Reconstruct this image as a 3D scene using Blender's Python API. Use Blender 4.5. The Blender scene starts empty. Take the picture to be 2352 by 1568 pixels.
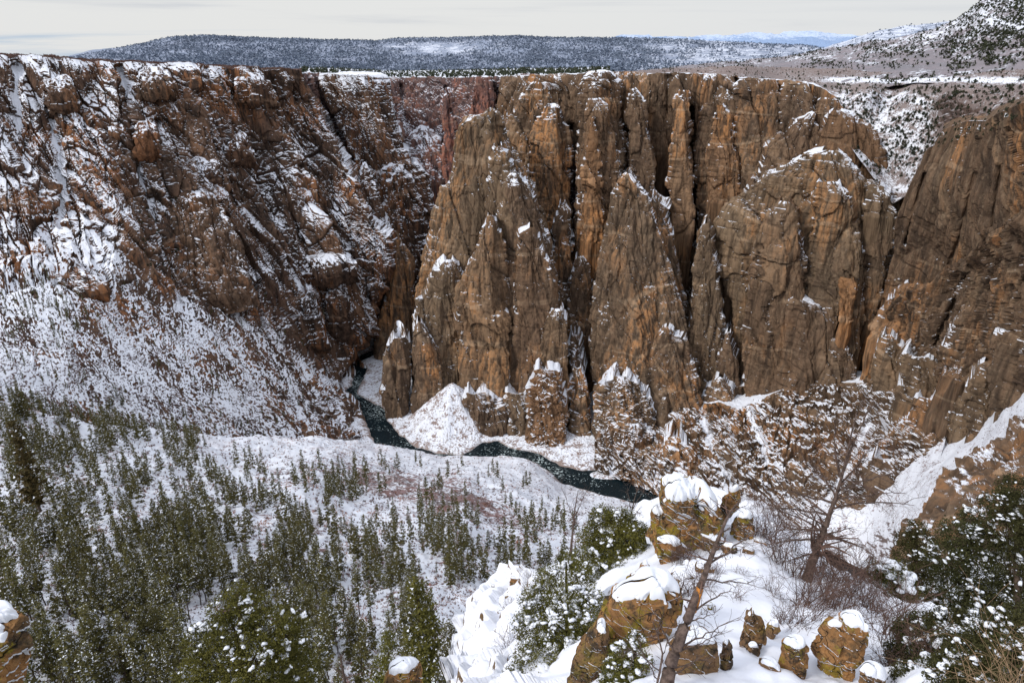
SUN_E, SKY_E = 2.4, 0.98
import bpy, bmesh, math, random
import numpy as np
from mathutils import Vector, Matrix
F32 = np.float32
rng = np.random.default_rng(7)
random.seed(7)
C = bpy.context.scene.collection
sc = bpy.context.scene

# ---------------------------------------------------------------- survey frame
# sight lines from the overlook: photo point (0..2352, 0..1568) + forward distance -> world metres
FOC, CX, CY, HOR = 1568.0, 1176.0, 784.0, 130.0
PITCH = math.atan((CY - HOR) / FOC)
cp, sp = math.cos(PITCH), math.sin(PITCH)
RIVER_Z = -530.0

def at(px, py, Y):
    px = np.asarray(px, float); py = np.asarray(py, float); Y = np.asarray(Y, float)
    a = (px - CX) / FOC; b = (CY - py) / FOC
    dy = cp + b * sp; dz = -sp + b * cp
    t = Y / dy
    return np.stack(np.broadcast_arrays(a * t, Y, dz * t), -1)

def groundY(py, z=RIVER_Z):
    b = (CY - np.asarray(py, float)) / FOC
    return z * (cp + b * sp) / (-sp + b * cp)

def pix(P):
    P = np.asarray(P, float)
    f = P[..., 1] * cp - P[..., 2] * sp
    u = P[..., 1] * sp + P[..., 2] * cp
    return CX + FOC * P[..., 0] / f, CY - FOC * u / f

# ---------------------------------------------------------------- noise
_r = np.random.default_rng(3)
_perm = _r.permutation(256).astype(np.int32); _perm = np.concatenate([_perm, _perm, _perm])
_g = _r.normal(size=(256, 3)); _g /= np.linalg.norm(_g, axis=1)[:, None]; _g = _g.astype(F32)

def pn(x, y, z):
    x = np.asarray(x, F32); y = np.asarray(y, F32); z = np.asarray(z, F32)
    x, y, z = np.broadcast_arrays(x, y, z)
    xi = np.floor(x).astype(np.int32); yi = np.floor(y).astype(np.int32); zi = np.floor(z).astype(np.int32)
    xf = x - xi; yf = y - yi; zf = z - zi
    xi &= 255; yi &= 255; zi &= 255
    u = xf * xf * xf * (xf * (xf * 6 - 15) + 10); v = yf * yf * yf * (yf * (yf * 6 - 15) + 10); w = zf * zf * zf * (zf * (zf * 6 - 15) + 10)
    def g(dx, dy, dz):
        h = _perm[_perm[_perm[xi + dx] + yi + dy] + zi + dz]
        gg = _g[h]
        return gg[..., 0] * (xf - dx) + gg[..., 1] * (yf - dy) + gg[..., 2] * (zf - dz)
    def L(a, b, t): return a + t * (b - a)
    a = L(L(g(0,0,0), g(1,0,0), u), L(g(0,1,0), g(1,1,0), u), v)
    b = L(L(g(0,0,1), g(1,0,1), u), L(g(0,1,1), g(1,1,1), u), v)
    return L(a, b, w) * 1.5

def fbm(x, y, z, oct=4, gain=0.5):
    s = 0; a = 1.0
    for i in range(oct):
        s = s + a * pn(x + 17.3 * i, y - 9.1 * i, z + 5.7 * i); x = x * 2.03; y = y * 2.03; z = z * 2.03; a *= gain
    return s

def sstep(a, b, x):
    t = np.clip((x - a) / (b - a), 0, 1); return t * t * (3 - 2 * t)

class TPS:                                   # smooth surface of log distance through surveyed points
    def __init__(s, pts):
        p = np.array(pts, float); s.c = p[:, :2] / 1000.0; v = np.log(p[:, 2])
        n = len(p); K = s.k(s.c, s.c) + np.eye(n) * 1e-4
        Pm = np.concatenate([np.ones((n, 1)), s.c], 1)
        A = np.zeros((n + 3, n + 3)); A[:n, :n] = K; A[:n, n:] = Pm; A[n:, :n] = Pm.T
        s.w = np.linalg.solve(A, np.concatenate([v, np.zeros(3)]))
    def k(s, a, b):
        d2 = ((a[:, None, :] - b[None]) ** 2).sum(-1)
        return 0.5 * d2 * np.log(d2 + 1e-9)
    def __call__(s, px, py):
        px, py = np.broadcast_arrays(np.asarray(px, float), np.asarray(py, float))
        q = np.stack([px.ravel(), py.ravel()], -1) / 1000.0
        out = np.empty(len(q))
        for i in range(0, len(q), 40000):
            qq = q[i:i + 40000]
            out[i:i + 40000] = s.k(qq, s.c) @ s.w[:-3] + s.w[-3] + qq @ s.w[-2:]
        return np.exp(out).reshape(px.shape)

# ---------------------------------------------------------------- objects
def link(o, parent=None):
    C.objects.link(o)
    if parent is not None: o.parent = parent
    return o
def tag(o, label=None, cat=None, group=None, kind=None):
    if label: o['label'] = label
    if cat: o['category'] = cat
    if group: o['group'] = group
    if kind: o['kind'] = kind
    return o
def empty(name, loc=(0, 0, 0), rotz=0.0):
    o = bpy.data.objects.new(name, None); C.objects.link(o); o.location = loc; o.rotation_euler = (0, 0, rotz)
    o.empty_display_size = 0.5
    return o
def mesh_np(name, V, Fq, mat, smooth=False, attrs=None, mi=None, parent=None, origin=None):
    """V (n,3), Fq (m,k) -> one linked mesh object"""
    V = np.asarray(V, F32).reshape(-1, 3)
    me = bpy.data.meshes.new(name)
    o = bpy.data.objects.new(name, me)
    if origin is not None:
        V = V - np.asarray(origin, F32); o.location = [float(c) for c in origin]
    if isinstance(Fq, (list, tuple)) and len(Fq) and not np.isscalar(Fq[0]) and isinstance(Fq[0], np.ndarray) and Fq[0].ndim == 2:
        flat = np.concatenate([f.ravel() for f in Fq]); tot = np.concatenate([np.full(len(f), f.shape[1]) for f in Fq])
    else:
        Fq = np.asarray(Fq); flat = Fq.ravel(); tot = np.full(len(Fq), Fq.shape[1])
    st = np.concatenate([[0], np.cumsum(tot)[:-1]])
    me.vertices.add(len(V)); me.vertices.foreach_set('co', V.ravel())
    me.loops.add(len(flat)); me.loops.foreach_set('vertex_index', flat.astype(np.int32))
    me.polygons.add(len(tot)); me.polygons.foreach_set('loop_start', st.astype(np.int32)); me.polygons.foreach_set('loop_total', tot.astype(np.int32))
    if attrs:
        for k, a in attrs.items():
            at_ = me.attributes.new(k, 'FLOAT', 'POINT'); at_.data.foreach_set('value', np.asarray(a, F32).ravel())
    mats = mat if isinstance(mat, (list, tuple)) else [mat]
    for m in mats: me.materials.append(m)
    if mi is not None: me.polygons.foreach_set('material_index', np.asarray(mi, np.int32))
    me.polygons.foreach_set('use_smooth', np.full(len(tot), bool(smooth)))
    me.update(calc_edges=True)
    return link(o, parent)
def grid_faces(nv, nu):
    i = np.arange(nv * nu).reshape(nv, nu)
    return np.stack([i[:-1, :-1], i[1:, :-1], i[1:, 1:], i[:-1, 1:]], -1).reshape(-1, 4)
def grid_normals(P):
    du = np.gradient(P, axis=1); dv = np.gradient(P, axis=0)
    n = np.cross(dv, du); l = np.linalg.norm(n, axis=-1, keepdims=True); n = n / np.maximum(l, 1e-9)
    return n

# ---------------------------------------------------------------- materials
def newmat(name):
    m = bpy.data.materials.new(name); m.use_nodes = True
    nt = m.node_tree; nt.nodes.clear()
    return m, nt
class NT:
    def __init__(s, nt): s.nt = nt
    def n(s, t, **k):
        nd = s.nt.nodes.new(t)
        for a, b in k.items():
            if a == 'inp':
                for kk, vv in b.items():
                    if isinstance(vv, bpy.types.NodeSocket): s.nt.links.new(vv, nd.inputs[kk])
                    else: nd.inputs[kk].default_value = vv
            else: setattr(nd, a, b)
        return nd
    def math(s, op, a, b=0.0, c=0.0, clamp=False):
        nd = s.n('ShaderNodeMath', operation=op, use_clamp=clamp)
        for i, v in enumerate((a, b, c)):
            if isinstance(v, bpy.types.NodeSocket): s.nt.links.new(v, nd.inputs[i])
            else: nd.inputs[i].default_value = v
        return nd.outputs[0]
    def noise(s, vec, scale, detail=4, rough=0.55, dist=0.0):
        return s.n('ShaderNodeTexNoise', inp={'Vector': vec, 'Scale': scale, 'Detail': detail, 'Roughness': rough, 'Distortion': dist}).outputs['Fac']
    def mapr(s, v, a, b, c=0.0, d=1.0, smooth=True):
        nd = s.n('ShaderNodeMapRange', interpolation_type='SMOOTHSTEP' if smooth else 'LINEAR')
        for i, x in enumerate((v, a, b, c, d)):
            if isinstance(x, bpy.types.NodeSocket): s.nt.links.new(x, nd.inputs[i])
            else: nd.inputs[i].default_value = x
        return nd.outputs[0]
    def mix(s, f, a, b, mode='MIX'):
        nd = s.n('ShaderNodeMix', data_type='RGBA', blend_type=mode)
        for i, x in ((0, f), (6, a), (7, b)):
            if isinstance(x, bpy.types.NodeSocket): s.nt.links.new(x, nd.inputs[i])
            else: nd.inputs[i].default_value = x if i == 0 else (tuple(x) + (1,))[:4]
        return nd.outputs[2]
    def scale(s, vec, v):
        nd = s.n('ShaderNodeVectorMath', operation='MULTIPLY'); s.nt.links.new(vec, nd.inputs[0]); nd.inputs[1].default_value = v
        return nd.outputs[0]
    def attr(s, name):
        return s.n('ShaderNodeAttribute', attribute_name=name).outputs['Fac']
SNOWC = (0.76, 0.78, 0.84)

def rock_material(name, cols, unit=1.0, snow0=0.62, snow1=0.78, haze=0.0, hazec=(0.22, 0.30, 0.48), snowc=SNOWC, veins=0.5, nz_amt=0.35):
    """weathered rock with vertical streaks, orange faces, pale dykes; snow lies where the surface faces up.
    unit: metres per texture unit scale (1 for the far walls, ~0.03 for rocks at the overlook)"""
    m, nt = newmat(name); N = NT(nt)
    geo = N.n('ShaderNodeNewGeometry'); pos = geo.outputs['Position']
    P = N.scale(pos, (1 / unit,) * 3)
    st = N.scale(P, (1, 1, 0.22))
    big = N.noise(N.scale(P, (1, 1, 0.5)), 0.011, 3, 0.6)
    mid = N.noise(st, 0.07, 6, 0.68, 0.0)
    fine = N.noise(N.scale(P, (1, 1, 0.45)), 0.28, 6, 0.7)
    streak = N.noise(N.scale(P, (1, 1, 0.08)), 0.16, 4, 0.6)
    dark, brown, tan, orange = cols
    c = N.mix(N.mapr(mid, 0.36, 0.62), dark, brown)
    c = N.mix(N.math('MULTIPLY', N.mapr(fine, 0.48, 0.72), 0.75), c, tan)
    om = N.math('MULTIPLY', N.mapr(big, 0.47, 0.66), N.mapr(streak, 0.42, 0.62))
    ce = N.attr('cell')
    c = N.mix(N.mapr(ce, .05, .9, 0, .7), c, tan); c = N.mix(N.mapr(ce, -.05, -.9, 0, .75), c, dark)
    om = N.math('ADD', N.math('ADD', om, N.mapr(ce, .35, .8, 0, .25)), N.attr('tint'), clamp=True)
    om = N.math('MULTIPLY', om, N.mapr(fine, 0.25, 0.6, 0.35, 1.0))
    c = N.mix(om, c, orange)
    tn_ = N.attr('tone')
    c = N.mix(N.mapr(tn_, 0.0, 1.0, 0.0, 0.45, False), c, N.mix(0.5, tuple(x * y for x, y in zip(tan, (0.85, 0.92, 0.85))), brown))
    c = N.mix(N.mapr(tn_, 0.0, -1.0, 0.0, 0.4, False), c, N.mix(0.5, dark, brown))
    # pale dykes
    w = N.n('ShaderNodeTexWave', wave_type='BANDS', bands_direction='Z', inp={'Vector': N.scale(P, (0.35, 0.35, 1)), 'Scale': 0.006, 'Distortion': 14.0, 'Detail': 3.0, 'Detail Scale': 0.9, 'Detail Roughness': 0.6}).outputs['Fac']
    v = N.math('MULTIPLY', N.mapr(w, 0.965, 0.995), N.math('MULTIPLY', N.mapr(big, 0.42, 0.55), veins))
    c = N.mix(v, c, tuple(min(1, x * 1.7) for x in tan))
    # dark varnish streaks
    c = N.mix(N.math('MULTIPLY', N.mapr(streak, 0.52, 0.35), 0.55), c, tuple(x * 0.55 for x in dark))
    c = N.mix(N.math('MULTIPLY', N.attr('cav'), 0.62, clamp=True), c, tuple(x * 0.4 for x in dark))  # painted occlusion shade: cracks darkened in the rock colour
    # snow
    nz = N.n('ShaderNodeSeparateXYZ', inp={0: geo.outputs['Normal']}).outputs[2]
    sn = N.noise(P, 0.33, 5, 0.75)
    k = N.math('ADD', N.math('ADD', nz, N.attr('snow')), N.math('MULTIPLY', N.math('SUBTRACT', sn, 0.5), nz_amt * 2))
    sm = N.mapr(k, snow0, snow1)
    sc_ = N.mix(N.noise(P, 0.08, 3), tuple(x * 0.9 for x in snowc), snowc)
    c = N.mix(sm, c, sc_)
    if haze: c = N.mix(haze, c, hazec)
    bump = N.n('ShaderNodeBump', inp={'Height': N.math('ADD', fine, N.math('MULTIPLY', mid, 0.6)), 'Strength': 0.7, 'Distance': 2.2 * unit})
    bs = N.n('ShaderNodeBsdfPrincipled', inp={'Base Color': c, 'Roughness': 0.9, 'Normal': bump.outputs[0]})
    bs.inputs['Specular IOR Level'].default_value = 0.15
    out = N.n('ShaderNodeOutputMaterial', inp={0: bs.outputs[0]})
    return m

def flat_material(name, col, rough=0.9, var=0.25, scale=1.0, spec=0.1, var2=None):
    m, nt = newmat(name); N = NT(nt)
    geo = N.n('ShaderNodeNewGeometry')
    f = N.noise(geo.outputs['Position'], scale, 4, 0.65)
    c = N.mix(N.mapr(f, 0.3, 0.7), tuple(x * (1 - var) for x in col), tuple(min(1, x * (1 + var)) for x in (var2 or col)))
    bs = N.n('ShaderNodeBsdfPrincipled', inp={'Base Color': c, 'Roughness': rough})
    bs.inputs['Specular IOR Level'].default_value = spec
    N.n('ShaderNodeOutputMaterial', inp={0: bs.outputs[0]})
    return m
# ================================================================ CANYON
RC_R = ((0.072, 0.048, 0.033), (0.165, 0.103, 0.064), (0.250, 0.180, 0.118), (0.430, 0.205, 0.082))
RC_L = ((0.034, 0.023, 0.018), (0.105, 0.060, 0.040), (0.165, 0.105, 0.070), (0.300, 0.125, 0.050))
RC_F = ((0.060, 0.036, 0.030), (0.140, 0.070, 0.048), (0.20, 0.12, 0.08), (0.36, 0.13, 0.065))
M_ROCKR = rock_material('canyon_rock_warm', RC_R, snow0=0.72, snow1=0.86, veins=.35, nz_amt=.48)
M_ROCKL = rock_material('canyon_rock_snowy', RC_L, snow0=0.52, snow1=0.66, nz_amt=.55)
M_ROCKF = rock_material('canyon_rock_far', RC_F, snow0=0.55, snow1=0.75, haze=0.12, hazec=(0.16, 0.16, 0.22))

def vor2(u, v, seed):
    """2-D cells: distance to the border, per-cell random numbers, offset from the cell centre"""
    ui = np.floor(u).astype(np.int32); vi = np.floor(v).astype(np.int32)
    f1 = np.full(u.shape, 9., F32); f2 = np.full(u.shape, 9., F32); h1 = np.zeros(u.shape, np.int32); du = np.zeros(u.shape, F32); dv = np.zeros(u.shape, F32)
    for i in (-1, 0, 1):
        for j in (-1, 0, 1):
            h = _perm[(_perm[(ui + i) & 255] + vi + j + seed) & 255]
            cu = ui + i + .5 + .9 * (h / 255. - .5); cv = vi + j + .5 + .9 * (_perm[h + 7] / 255. - .5)
            a = (u - cu).astype(F32); b = (v - cv).astype(F32); d = np.sqrt(a * a + b * b)
            m_ = d < f1
            f2 = np.where(m_, f1, np.minimum(f2, d)); h1 = np.where(m_, h, h1); du = np.where(m_, a, du); dv = np.where(m_, b, dv); f1 = np.where(m_, d, f1)
    return f2 - f1, _perm[h1 + 31] / 255., _perm[h1 + 77] / 255., du, dv

def crag(P, N, amp=1.0, shear=(0.0, 0.0), rise=6.0, ledge=0.15, Ls=(46, 21, 10), As=(7.5, 4.5, 2.0), vst=11.0, blocky=1.0, plates=((36, 4.2, 8.0), (15, 2.4, 6.5), (6.5, 1.3, 4.5)), lean=0.0):
    """angular plates and columns parted by sharp near-vertical joints; returns displacement (m), a 0..1 crack mask and a per-plate random value"""
    x = P[..., 0] + shear[0] * P[..., 2]; y = P[..., 1] + shear[1] * P[..., 2]; z = P[..., 2]
    wx = fbm(x / 110, y / 110, z / 160, 3) * 9; wy = fbm(x / 110 + 31, y / 110, z / 160, 3) * 9
    x = x + wx; y = y + wy
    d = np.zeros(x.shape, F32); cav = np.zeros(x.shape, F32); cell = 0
    for i, (L, A) in enumerate(zip(Ls, As)):
        n = np.abs(pn(x / L + 7 * i, y / L, z / (L * vst)))
        d += A * (np.minimum(n * 2.2, 0.75) - 0.3)
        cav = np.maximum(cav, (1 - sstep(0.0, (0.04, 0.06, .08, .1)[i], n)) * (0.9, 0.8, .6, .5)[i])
    h = x + .55 * y
    for i, (L, A, st) in enumerate(plates):
        jz = z + L * .8 * pn(x / L / 1.7, y / L / 1.7, z / L / 3 + i)
        e, r1, r2, du, dv = vor2((h + 2.0 * pn(h / 9, z / 30, i + .5)) / L, jz / (L * st), 13 * i + 5)
        d += blocky * A * ((r1 - .5) * 1.1 + (r2 - .5) * 1.9 * du + .55 * dv * (-1))
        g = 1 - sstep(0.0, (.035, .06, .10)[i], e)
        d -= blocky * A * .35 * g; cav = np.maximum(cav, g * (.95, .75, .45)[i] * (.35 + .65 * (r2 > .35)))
        cell = cell + (r1 - .5) * (.9, .6, .35)[i]
    for (Lz, A, Lh) in ((34.0, 3.2, 40.0), (13.0, 1.9, 17.0)):
        t = z / Lz + 1.6 * pn(x / Lh, y / Lh, z / (Lh * 2)) + 0.5 * pn(x / (Lh * .3), y / (Lh * .3), z / Lh)
        d += ledge * A * ((t - np.floor(t)) - 0.5)
    d += 0.5 * fbm(x / 3.2, y / 3.2, z / 6.0, 2)
    return d * amp, cav, cell

def finish(name, P, mat, snow,  tint=0.0, amp=1.0, label=None, cat=None, group=None, kind=None, cragkw={}, flip=1.0, extra=None, env=None, smooth=False, tone=0.0):
    nv, nu = P.shape[:2]
    Nn = grid_normals(P) * flip
    d, cav, cell = crag(P, Nn, amp=amp, **cragkw)
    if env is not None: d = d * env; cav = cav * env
    Q = P + Nn * d[..., None]
    if extra is not None: Q = Q + extra
    sn = np.broadcast_to(np.asarray(snow, F32), P.shape[:2]); tn = np.broadcast_to(np.asarray(tint, F32), P.shape[:2])
    org = None
    if kind != 'structure':
        j = np.unravel_index(np.argmin(Q[..., 2]), Q.shape[:2]); c = Q.reshape(-1, 3).mean(0); org = (c[0], c[1], Q[..., 2].min())
    Fq = grid_faces(nv, nu)
    if flip < 0: Fq = Fq[:, ::-1]
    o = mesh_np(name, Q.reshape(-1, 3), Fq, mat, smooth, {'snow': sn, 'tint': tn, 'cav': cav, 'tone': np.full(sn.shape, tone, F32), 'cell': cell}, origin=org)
    tag(o, label, cat, group, kind)
    return o, Q

def interp_rows(rows, ys):
    r = np.array(rows, float)
    return np.interp(ys, r[:, 0], r[:, 1]), np.interp(ys, r[:, 0], r[:, 2])

def buttress(label, rows, Yt, Yb, bulge=0.55, ridge=0.0, back=70.0, sharp=0.55, mat=None, snow=0.0, tint=0.0, amp=1.0, jag=5.0, name='rock_buttress', step=2.3, cragkw={}, cap=1, ybend=1.0, seed=0, slope_back=-0.5, cat=None, tone=None, yfun=None, tail=1):
    """a standing rock mass: outline per height, rounded/edged front, side walls running back, roof falling away behind"""
    r = np.array(rows, float)
    y0, y1 = r[0, 0], r[-1, 0]
    nr = max(12, int((y1 - y0) / step))
    ys = np.linspace(y0, y1, nr)
    xl, xr = interp_rows(rows, ys)
    t = (ys - y0) / (y1 - y0)
    # ragged outline
    wfade = sstep(0, 0.04, t)
    xl = xl + jag * (pn(ys / 37.0, 3.3 + seed, label.__len__() * 1.7) + 0.6 * pn(ys / 11.0, 8.1 + seed, 2.2) + 0.5 * np.round(2 * pn(ys / 9.0, 1.1, seed + 0.5))) * wfade
    xr = xr + jag * (pn(ys / 37.0, 13.3 + seed, label.__len__() * 1.3) + 0.6 * pn(ys / 11.0, 18.1 + seed, 2.2) + 0.5 * np.round(2 * pn(ys / 9.0, 5.1, seed + 0.5))) * wfade
    xr = np.maximum(xr, xl + 4)
    Y = Yt + (Yb - Yt) * t ** ybend
    xc = (xl + xr) / 2
    if yfun is not None: Y = yfun(xc, ys, t)
    Cn = at(xc, ys, Y)                                  # (nr,3)
    Rr = at(xr, ys, Y); hw = np.linalg.norm((Rr - Cn)[:, :2], axis=1)
    fw = Cn[:, :2] / np.linalg.norm(Cn[:, :2], axis=1)[:, None]
    # one frame for the whole mass
    fwm = fw.mean(0); fwm /= np.linalg.norm(fwm); rt = np.array([fwm[1], -fwm[0]])
    maxw = np.max(xr - xl)
    nu = max(16, int(maxw / step * 1.35))
    s = np.linspace(-1, 1, nu)
    th = s * math.pi / 2
    lat = np.sin(th) * 0.92 + s * 0.08
    prof = 1 - np.cos(th)                                # 0 front .. 1 side
    dr = np.abs(lat - ridge) / np.where(lat > ridge, 1 - ridge, 1 + ridge)
    prof = (1 - sharp) * prof + sharp * dr
    nb = max(8, int(nu * 0.22)); ph = np.linspace(0, math.pi, nb + 2)[1:-1]
    latA = np.concatenate([lat, np.cos(ph), lat[:1]]); profA = np.concatenate([prof, 0 * ph + prof[-1], prof[:1]]); bk = np.concatenate([0 * lat, np.sin(ph) ** .6, [0]])
    X = latA[None] * hw[:, None]
    D = profA[None] * bulge * hw[:, None] + bk[None] * back
    P = np.empty((nr, len(latA), 3))
    P[..., 0] = Cn[:, None, 0] + rt[0] * X + fwm[0] * D
    P[..., 1] = Cn[:, None, 1] + rt[1] * X + fwm[1] * D
    P[..., 2] = Cn[:, None, 2] + 0 * X
    ncap = 10 if cap else 0
    if ncap:
        top = P[0]; rows_ = []
        for k in range(ncap, 0, -1):
            f = k / ncap
            sx = (1 - f)
            q = top.copy()
            spine = Cn[0][None, :2] + fwm[None] * (D[0][:, None] * 0 + back * 0.5 * f)
            ctr = Cn[0][None, :2] + fwm[None] * (back * 0.5)
            q[:, :2] = top[:, :2] * (1 - f) + (ctr + rt[None] * 0 + fwm[None] * 0) * f
            q[:, 2] = top[:, 2] + slope_back * back * 0.5 * f + 0.0
            rows_.append(q)
        P = np.concatenate([np.array(rows_), P], 0)
    ntl = 10 if tail else 0
    if ntl:
        P = np.concatenate([P] + [(P[-1:] - np.array([0, 0, 1.]) * 16.0 * (k + 1)) for k in range(ntl)], 0)
    env = np.ones(P.shape[:2]); env[:ncap] = 0.3; env[ncap:ncap + 14] = np.linspace(.3, 1, 14)[:len(env[ncap:ncap + 14]), None]
    kk = dict(cragkw)
    vv = np.concatenate([np.zeros(ncap), (ys - y0), np.full(ntl, 500.)]); ll = np.abs(latA)
    edge = (sstep(0.72, 1.0, ll) * (bk < .01))[None] * np.where(latA > 0, 1.0, 0.45)[None]
    nz_ = fbm(np.linspace(0, 6, P.shape[0])[:, None] + seed, latA[None] * 3, 2.2, 3)
    sn = snow - 0.20 + (0.20 + 0.35 * nz_) * sstep(70, 0, vv)[:, None] + edge * (0.16 + 0.35 * nz_) + 0.16 * nz_
    snow = sn
    rr = random.Random(label); tone = rr.uniform(-1, 1) if tone is None else tone
    o, Q = finish(name, P, mat or M_ROCKR, snow, tint, amp, label, cat or name.replace('_', ' '), kind=None, cragkw=kk, env=env, tone=tone)
    return o, Q

def polyval(poly, x):
    p = np.array(poly, float); return np.interp(x, p[:, 0], p[:, 1])

def seg_dist(px, py, poly):
    """distance in photo points to a polyline and the fraction along it"""
    best = np.full(px.shape, 1e9)
    for (x0, y0), (x1, y1) in zip(poly[:-1], poly[1:]):
        dx, dy = x1 - x0, y1 - y0; L2 = dx * dx + dy * dy
        t = np.clip(((px - x0) * dx + (py - y0) * dy) / L2, 0, 1)
        best = np.minimum(best, np.hypot(px - x0 - t * dx, py - y0 - t * dy))
    return best

def sheet(name, top, bot, xl, xr, tps, mat, step=2.3, snow=0.0, tint=0.0, amp=1.0, back=0, backz=0.0, sideback=0, cragkw={}, gullies=(), leftvals=None, label=None, cat=None, kind='structure', lowfreq=None, env=None, hook=None, jagtop=0.0, rimsnow=0.35):
    """a face between a top line and a bottom line (photo points -> surveyed world points); xl/xr: side lines as functions of v"""
    H = max(polyval(bot, np.linspace(*[(p[0]) for p in (top[0], top[-1])], 20)) - polyval(top, np.linspace(*[(p[0]) for p in (top[0], top[-1])], 20)))
    nv = int(H / step); v = np.linspace(0, 1, nv)
    L = np.interp(v, [a for a, _ in xl], [b for _, b in xl]); R = np.interp(v, [a for a, _ in xr], [b for _, b in xr])
    nu = int(max(R - L) / step); u = np.linspace(0, 1, nu)
    px = L[:, None] + (R - L)[:, None] * u[None]
    T = polyval(top, px); B = polyval(bot, px)
    if jagtop: T = T + jagtop * (pn(px / 23.0, 1.5, 0.3) + 0.6 * pn(px / 7.0, 9.5, 0.3))
    py = T + (B - T) * v[:, None]
    Y = tps(px, py)
    P = at(px, py, Y)
    sn = snow(px, py) if callable(snow) else np.full(px.shape, float(snow))
    e = np.ones(px.shape) if env is None else env(px, py)
    rad = P.copy(); rad[..., 2] = 0; rad /= np.linalg.norm(rad, axis=-1, keepdims=True)
    e = e * (0.25 + 0.75 * sstep(0, 0.035, v))[:, None]
    for g in gullies:
        poly, w, depth, gs = g
        d = seg_dist(px, py, poly)
        f = np.exp(-(d / w) ** 2)
        P = P + rad * (depth * f)[..., None]
        sn = sn + gs * np.exp(-(d / (w * 0.75)) ** 2)
        e = e * (1 - 0.6 * f)
    if hook: P, sn, e = hook(px, py, P, sn, e)
    if back:
        nb = 14; r0 = P[0]; rows_ = []
        for k in range(nb, 0, -1):
            f = (k / nb) ** 1.6; q = r0 + rad[0] * back * f; q[:, 2] += backz * f; rows_.append(q)
        P = np.concatenate([np.array(rows_), P], 0)
        pad = lambda a, val: np.concatenate([np.repeat(a[:1], nb, 0) * 0 + val, a], 0)
        sn = pad(sn, rimsnow); e = pad(e, 0.12)
    if sideback:
        nb = 14; ks = (np.arange(1, nb + 1) / nb) ** 1.3
        radR = P[:, -1:].copy(); radR[..., 2] = 0; radR /= np.linalg.norm(radR, axis=-1, keepdims=True)
        ext = P[:, -1:] + radR * (sideback * ks)[None, :, None]
        P = np.concatenate([P, ext], 1); sn = np.concatenate([sn, np.repeat(sn[:, -1:], nb, 1)], 1); e = np.concatenate([e, np.repeat(e[:, -1:], nb, 1)], 1)
    tn = tint(px, py) if callable(tint) else tint
    return finish(name, P, mat, sn, tn if np.isscalar(tn) else 0.0, amp, label, cat, None, kind, cragkw, env=e)
# ---------------------------------------------------------------- left wall and its snowy slope
tL = TPS([(-150,118,1010),(0,125,1060),(300,142,1150),(500,152,1220),(680,163,1310),(695,200,1330),(740,290,1300),(840,490,1220),(890,600,1200),(860,740,1170),
 (-100,400,880),(0,400,910),(-100,650,700),(0,650,730),(200,640,790),(400,700,880),(600,750,960),(700,830,1010),(800,880,1075),(800,830,1120),(0,930,450),(-100,930,420),(0,800,560),(200,820,620),(400,860,700),(300,980,560),
 (480,1000,640),(600,1000,720),(840,1005,905),(780,900,1020),(400,450,1040),(600,450,1150),(200,400,970),(400,250,1130),(200,250,1050)])
def snow_left(px, py):
    s = -0.13 + 0.24 * fbm(px / 90.0 + 0.3 * py / 90, (py - 0.9 * px) / 60.0, 4.4, 4)
    q = px * .82 - py * .57; r_ = px * .57 + py * .82
    s = s + 0.30 * fbm(q / 13.0, r_ / 75.0, 3.3, 3) - 0.03
    s = s + 0.13 * sstep(420, 0, px) * sstep(180, 420, py)
    s = s + 0.40 * sstep(590, 760, py + 0.10 * (400 - px) - 0.28 * np.clip(px - 300, 0, 900) + 60 * pn(px / 110, py / 110, 2.2)) 
    s = s - 0.20 * np.exp(-((px - 500) / 130) ** 2) * sstep(420, 500, py) * sstep(800, 640, py)
    s = s - 0.33 * sstep(0, 1, np.clip((px - 560) / 250, 0, 1)) * sstep(860, 960, py)
    s = s + 0.25 * np.exp(-((py - polyval([(0,135),(300,150),(500,160),(700,175)], px)) / 14) ** 2)
    s = s + 0.18 * sstep(560, 760, px) * sstep(200, 480, py) * sstep(1.0, 0.0, np.abs((py - 480) / 420)) * (0.4 + fbm(px / 60, py / 60, 1.1, 2))
    low = sstep(600, 720, py + 0.10 * (400 - px) - 0.28 * np.clip(px - 300, 0, 900))
    s = s - low * 1.0 * sstep(.16, .38, fbm(q / 4.2, r_ / 9.0, 5.5, 4, .7) * .8 + .55 * fbm(q / 30, r_ / 90, 8.5, 3))
    s = s - low * .75 * sstep(.10, .5, fbm(px / 4.0, py / 3.2, 2.5, 2))
    return s
gl = [([(38,150),(36,210),(44,280)], 6, 16, .7), ([(96,150),(108,200),(112,250),(118,300),(135,350),(138,430),(140,520),(150,580)], 5.5, 16, .55),
 ([(274,155),(286,200),(298,270),(306,330),(312,345)], 6.5, 26, .9), ([(312,345),(318,400),(340,460),(352,520),(372,580),(400,620),(410,700)], 9, 24, .6),
 ([(362,280),(364,330),(372,390),(388,440),(396,480),(397,600)], 4.5, 24, .15), ([(474,160),(482,200),(500,230)], 6, 12, .5),
 ([(516,270),(518,330),(530,400)], 4, 14, .1), ([(745,230),(735,180)], 4, 10, .1), ([(30,360),(60,420),(95,470)], 7, 10, .3),
 ([(560,480),(640,560),(680,640),(720,700)], 8, 12, .25), ([(640,330),(700,430),(760,520),(800,560)], 8, 9, .25),
 ([(420,560),(480,640),(560,740)], 6, 8, .2), ([(200,500),(260,590),(330,660)], 8, 10, .3), ([(600,600),(660,700),(720,800)], 6, 12, .25), ([(180,260),(240,330),(300,400)], 5, 6, .15),
 ([(840,640),(850,700),(862,765)], 5, 18, .1), ([(430,200),(470,260),(520,340)], 6, 8, .25), ([(560,220),(600,300),(660,400)], 6, 8, .2)]
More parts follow.
